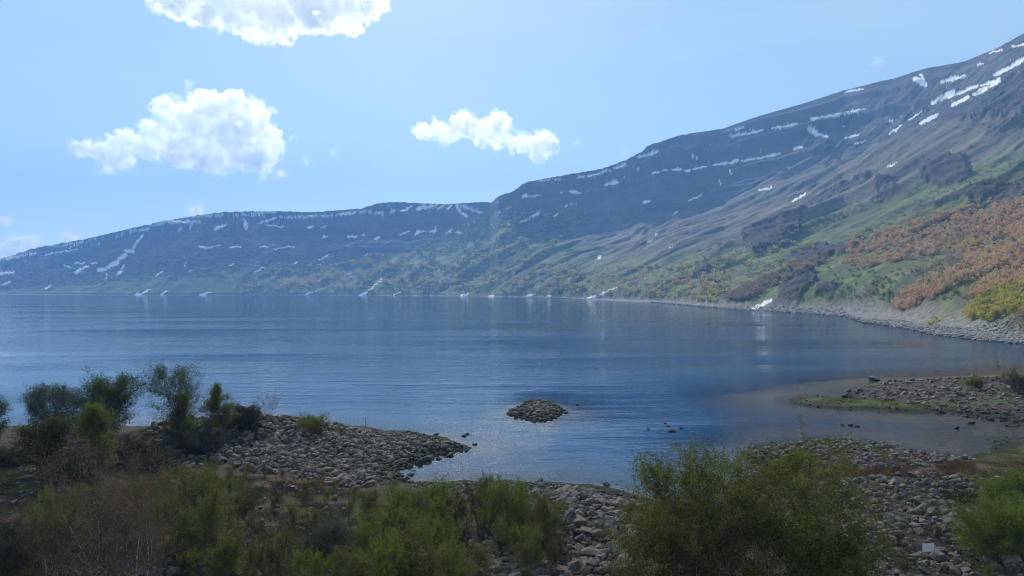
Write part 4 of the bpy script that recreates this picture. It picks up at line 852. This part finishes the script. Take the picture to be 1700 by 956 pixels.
# woods and bushes on the slopes ------------------------------------------------
H1 = mat_leaf('orange_twigs', (.62, .40, .22), (.48, .32, .19), (.50, .40, .21), .5, .06)
H2 = mat_leaf('spring_leaves', (.44, .40, .07), (.52, .43, .09), (.30, .33, .06), .5, .15)
H3 = mat_leaf('green_bush_leaves', (.15, .19, .045), (.20, .23, .055), (.11, .15, .04), .45, .08)
H4 = mat_leaf('brown_twigs', (.38, .28, .17), (.30, .23, .16), (.38, .31, .19), .45)
def bushv(seed, nl, ls):
    r = np.random.RandomState(seed); P = []
    for _ in range(7):
        c = r.normal(size=3)*np.array([.32, .32, .16])+np.array([0, 0, .62]); q = r.normal(size=(nl//7, 3)); q /= np.linalg.norm(q, axis=1)[:, None]
        P.append(c+q*r.uniform(.12, .34)*r.uniform(.5, 1.1, (len(q), 1)))
    P = np.concatenate(P); P[:, 2] = np.maximum(P[:, 2]*1.0, .05)
    V, F = leaves(P, ls, r, .7); return V, F
BV = [bushv(800+i, 430, .10) for i in range(7)]; BS = [bushv(820+i, 56, .27) for i in range(6)]
HM = {}
HTR = mesh_np('trunk', *tubes([(np.array([0, 0, -.1]), np.array([.02, 0, .4]), .03, .02), (np.array([.02, 0, .4]), np.array([.0, .03, .85]), .02, .006), (np.array([.02, 0, .3]), np.array([-.18, .1, .7]), .014, .005), (np.array([.02, 0, .35]), np.array([.2, -.1, .72]), .014, .005)]), BARK, True)
def hb(mn, mt, j):
    if (mn, j) not in HM: HM[(mn, j)] = mesh_np(mn, BV[j][0], BV[j][1], mt, False)
    return HM[(mn, j)]
WOODS = [
 ('orange_tree', H1, 'orange-brown budding tree in the upper wood under the crag', 'orange budding trees', [([(1395, 440), (1410, 408), (1500, 372), (1560, 356), (1720, 330), (1720, 398), (1640, 400), (1600, 420), (1500, 432), (1440, 446)], 1050, (2.0, 5.2))], 1.),
 ('orange_tree', H1, 'orange-brown budding tree in the diagonal lower wood', 'orange budding trees', [([(1478, 512), (1490, 490), (1560, 462), (1640, 424), (1720, 395), (1720, 428), (1600, 470), (1540, 503), (1500, 520)], 640, (2.0, 4.6)), ([(1610, 500), (1640, 468), (1720, 436), (1720, 466), (1640, 495)], 280, (1.8, 4.2)), ([(1610, 408), (1700, 395), (1650, 425), (1600, 440)], 90, (3, 4))], 1.),
 ('yellow_tree', H2, 'fresh yellow-green tree in the grove at the right end of the shore', 'yellow trees', [([(1604, 532), (1620, 496), (1720, 458), (1720, 520), (1640, 537)], 230, (2.6, 4.2))], 1.),
 ('yellow_tree', H2, 'yellow-green tree dotted among the orange wood', 'yellow trees', [([(1400, 398), (1440, 378), (1448, 384), (1410, 402)], 22, (3, 5)), ([(1590, 400), (1620, 396), (1625, 412), (1595, 416)], 10, (3.5, 5)), ([(1440, 430), (1455, 428), (1455, 442), (1440, 442)], 6, (3, 4.5)), ([(1320, 415), (1350, 405), (1352, 412), (1325, 425)], 14, (3, 4)), ([(1542, 536), (1556, 530), (1556, 544), (1544, 544)], 4, (2, 3))], 1.),
 ('thicket_bush', H4, 'brown leafless bush in the long strip above the shore rocks', 'brown thicket bushes', [([(1205, 498), (1235, 478), (1300, 452), (1376, 424), (1370, 436), (1300, 468), (1240, 500)], 420, (3.5, 5.5)), ([(1688, 548), (1700, 515), (1716, 515), (1716, 552)], 20, (2.5, 3.5))], 1.),
 ('thicket_bush', H4, 'pale brown leafless bush mixed into the orange woods', 'brown bushes among the orange woods', [([(1395, 440), (1410, 408), (1500, 372), (1560, 356), (1720, 330), (1720, 428), (1600, 470), (1540, 503), (1500, 432), (1440, 446)], 420, (1.6, 4.4))], 1.),
 ('hillside_bush', H3, 'green bush on the open grassy slope', 'green hillside bushes', [([(1400, 470), (1480, 450), (1600, 430), (1700, 430), (1640, 500), (1480, 505), (1400, 500)], 150, (1.2, 2.4)), ([(1500, 320), (1700, 255), (1700, 310), (1520, 345)], 160, (1.0, 2.6)), ([(1300, 500), (1340, 440), (1500, 450), (1480, 500)], 120, (1.2, 2.6)), ([(1430, 390), (1500, 345), (1505, 365), (1440, 395)], 60, (1.5, 3))], .5),
]
cand = []
def rpoly(P, n, r):
    x0, x1 = min(p[0] for p in P), max(p[0] for p in P); y0, y1 = min(p[1] for p in P), max(p[1] for p in P)
    X = r.uniform(x0, x1, n*6); Y = r.uniform(y0, y1, n*6); k = in_poly(X, Y, P); return X[k][:n], Y[k][:n]
for wi, (nm, mt, lb, gr, zs, _) in enumerate(WOODS):
    for (P, n, (a0, a1)) in zs:
        X, Y = rpoly(P, n, rs); g_ = fbm2(X/25, Y/14, 3, 900+wi)
        for x_, y_, q in zip(X, Y, g_):
            if q < -.20: continue
            p3 = slope_at(x_, y_); s_ = rs.uniform(a0, a1); cand.append((s_/p3[1] if 0 < x_ < 1700 else 0, wi, p3, s_, x_, y_))
cand.sort(key=lambda c: -c[0])
lim = {0: 120, 1: 130, 2: 90, 3: 60, 4: 70, 5: 60, 6: 60}; rest = {}
# nearer (lower) trees of each wood as things of their own, the others as one mass
for c in cand:
    wi = c[1]; nm, mt, lb, gr, zs, _ = WOODS[wi]; p3, s_ = c[2], c[3]
    if lim[wi] > 0 and c[0] > 0:
        lim[wi] -= 1; o = empty(nm, (p3[0], p3[1], p3[2]-.3), rs.uniform(0, 6.28)); obj('crown', hb(nm, mt, rs.randint(7)), o); obj('trunk' if 'tree' in nm else 'stem', HTR, o)
        o.scale = (s_*rs.uniform(.8, 1.1), s_*rs.uniform(.8, 1.1), s_); tag(o, lb, 'tree' if 'tree' in nm else 'bush', gr+' '+str(0) if False else gr)
    else: rest.setdefault(mt.name, []).append((p3, s_, BV[rs.randint(7)]))
# far slopes: bush cover that reads as one texture
def far_zone(poly, n, sz, mts):
    X, Y = rpoly(poly, n, rs); g_ = fbm2(X/22, Y/9, 3, 950)
    for x_, y_, q in zip(X, Y, g_):
        if q < -.05: continue
        p3 = slope_at(x_, y_); s_ = rs.uniform(*sz); m_ = mts[rs.randint(len(mts))]; rest.setdefault(m_.name, []).append((p3, s_, BS[rs.randint(6)]))
far_zone([(1000, 492), (1100, 450), (1240, 410), (1330, 400), (1300, 470), (1200, 500), (1100, 497)], 620, (2.2, 4.6), [H2, H3, H4, H2])
far_zone([(820, 490), (900, 440), (960, 440), (1000, 490)], 700, (3.5, 6.5), [H3, H4, H2])
far_zone([(560, 488), (640, 440), (760, 380), (850, 340), (930, 370), (800, 440), (720, 488)], 2400, (4, 7.5), [H3, H3, H2])
far_zone([(700, 488), (820, 440), (900, 360), (990, 350), (900, 430), (800, 488)], 900, (4, 7), [H3, H2])
far_zone([(380, 488), (460, 440), (560, 440), (640, 420), (660, 440), (560, 488)], 900, (4, 7.5), [H3, H2, H4])
far_zone([(1050, 480), (1230, 415), (1400, 340), (1480, 330), (1300, 410), (1200, 470)], 500, (1.8, 3.6), [H3, H3, H2])
far_zone([(900, 488), (1000, 445), (1150, 440), (1230, 480), (1190, 503), (1000, 494)], 700, (2.5, 5), [H4, H1, H2])
NMS = {'orange_twigs': ('orange_wood', 'orange-brown budding woods on the right slope'), 'spring_leaves': ('yellow_wood', 'yellow-green spring bushes scattered over the slopes'),
       'green_bush_leaves': ('green_bushes', 'green bushes covering the lower slopes round the lake'), 'brown_twigs': ('brown_thicket', 'brown leafless thickets low on the slopes')}
for k, lst in rest.items():
    V, F, n = [], [], 0
    for p3, s_, (v, f) in lst:
        a_ = rs.uniform(0, 6.28); ca, sa_ = math.cos(a_), math.sin(a_); R = np.array([[ca, -sa_, 0], [sa_, ca, 0], [0, 0, 1]])
        V.append((v*s_)@R.T+np.array(p3)-np.array([0, 0, .4])); F.append(f+n); n += len(v)
    nm, lb = NMS[k]; tag(obj(nm, mesh_np(nm, np.concatenate(V), np.concatenate(F), bpy.data.materials[k], False)), lb, 'bushes', kind='stuff')

# ================================================================== SMALL MAN-MADE THINGS
import bmesh
def plain(name, c, rough=.6, metal=0):
    m, nt, out = mat(name); b = N(nt, 'BsdfPrincipled'); g = N(nt, 'NewGeometry')
    L(nt, mixc(nt, noise(nt, g.outputs['Position'], 6, 4), tuple(x*.8 for x in c), c), b.inputs['Base Color']); b.inputs['Roughness'].default_value = rough; b.inputs['Metallic'].default_value = metal
    L(nt, b.outputs[0], out.inputs[0]); return m
def box(name, c, s, m, parent, bev=.006):
    bm = bmesh.new(); bmesh.ops.create_cube(bm, size=1)
    for q in bm.verts: q.co = Vector((q.co.x*s[0]+c[0], q.co.y*s[1]+c[1], q.co.z*s[2]+c[2]))
    bmesh.ops.bevel(bm, geom=bm.edges[:], offset=bev, segments=2, affect='EDGES')
    me = bpy.data.meshes.new(name); bm.to_mesh(me); bm.free(); me.materials.append(m); return obj(name, me, parent)
WHT = plain('sign_paint', (.62, .63, .64)); MET = plain('grey_steel', (.16, .16, .16), .5)
pt = place(1541, 942)
sg_ = empty('sign_board', pt, .12); tag(sg_, 'white notice board on two thin posts among the stones at the lower right', 'sign')
box('panel', (0, 0, .98), (.62, .025, .40), WHT, sg_)
for sx0 in (-.30, .30): box('post', (sx0, .030, .56), (.030, .030, 1.24), MET, sg_)
box('crossbar', (0, .0285, .82), (.56, .02, .03), MET, sg_, .003)
pt = (*WD(607, 73.2), 0); zz0 = float(near_z(np.array([pt[0]]), np.array([pt[1]]))[0])
mk = empty('marker_post', (pt[0], pt[1], zz0-.1)); tag(mk, 'thin dark post with a short arm on the crest of the left spit', 'post')
box('pole', (0, 0, .55), (.045, .045, 1.1), MET, mk); box('arm', (-.22, 0, 1.085), (.42, .05, .045), MET, mk)
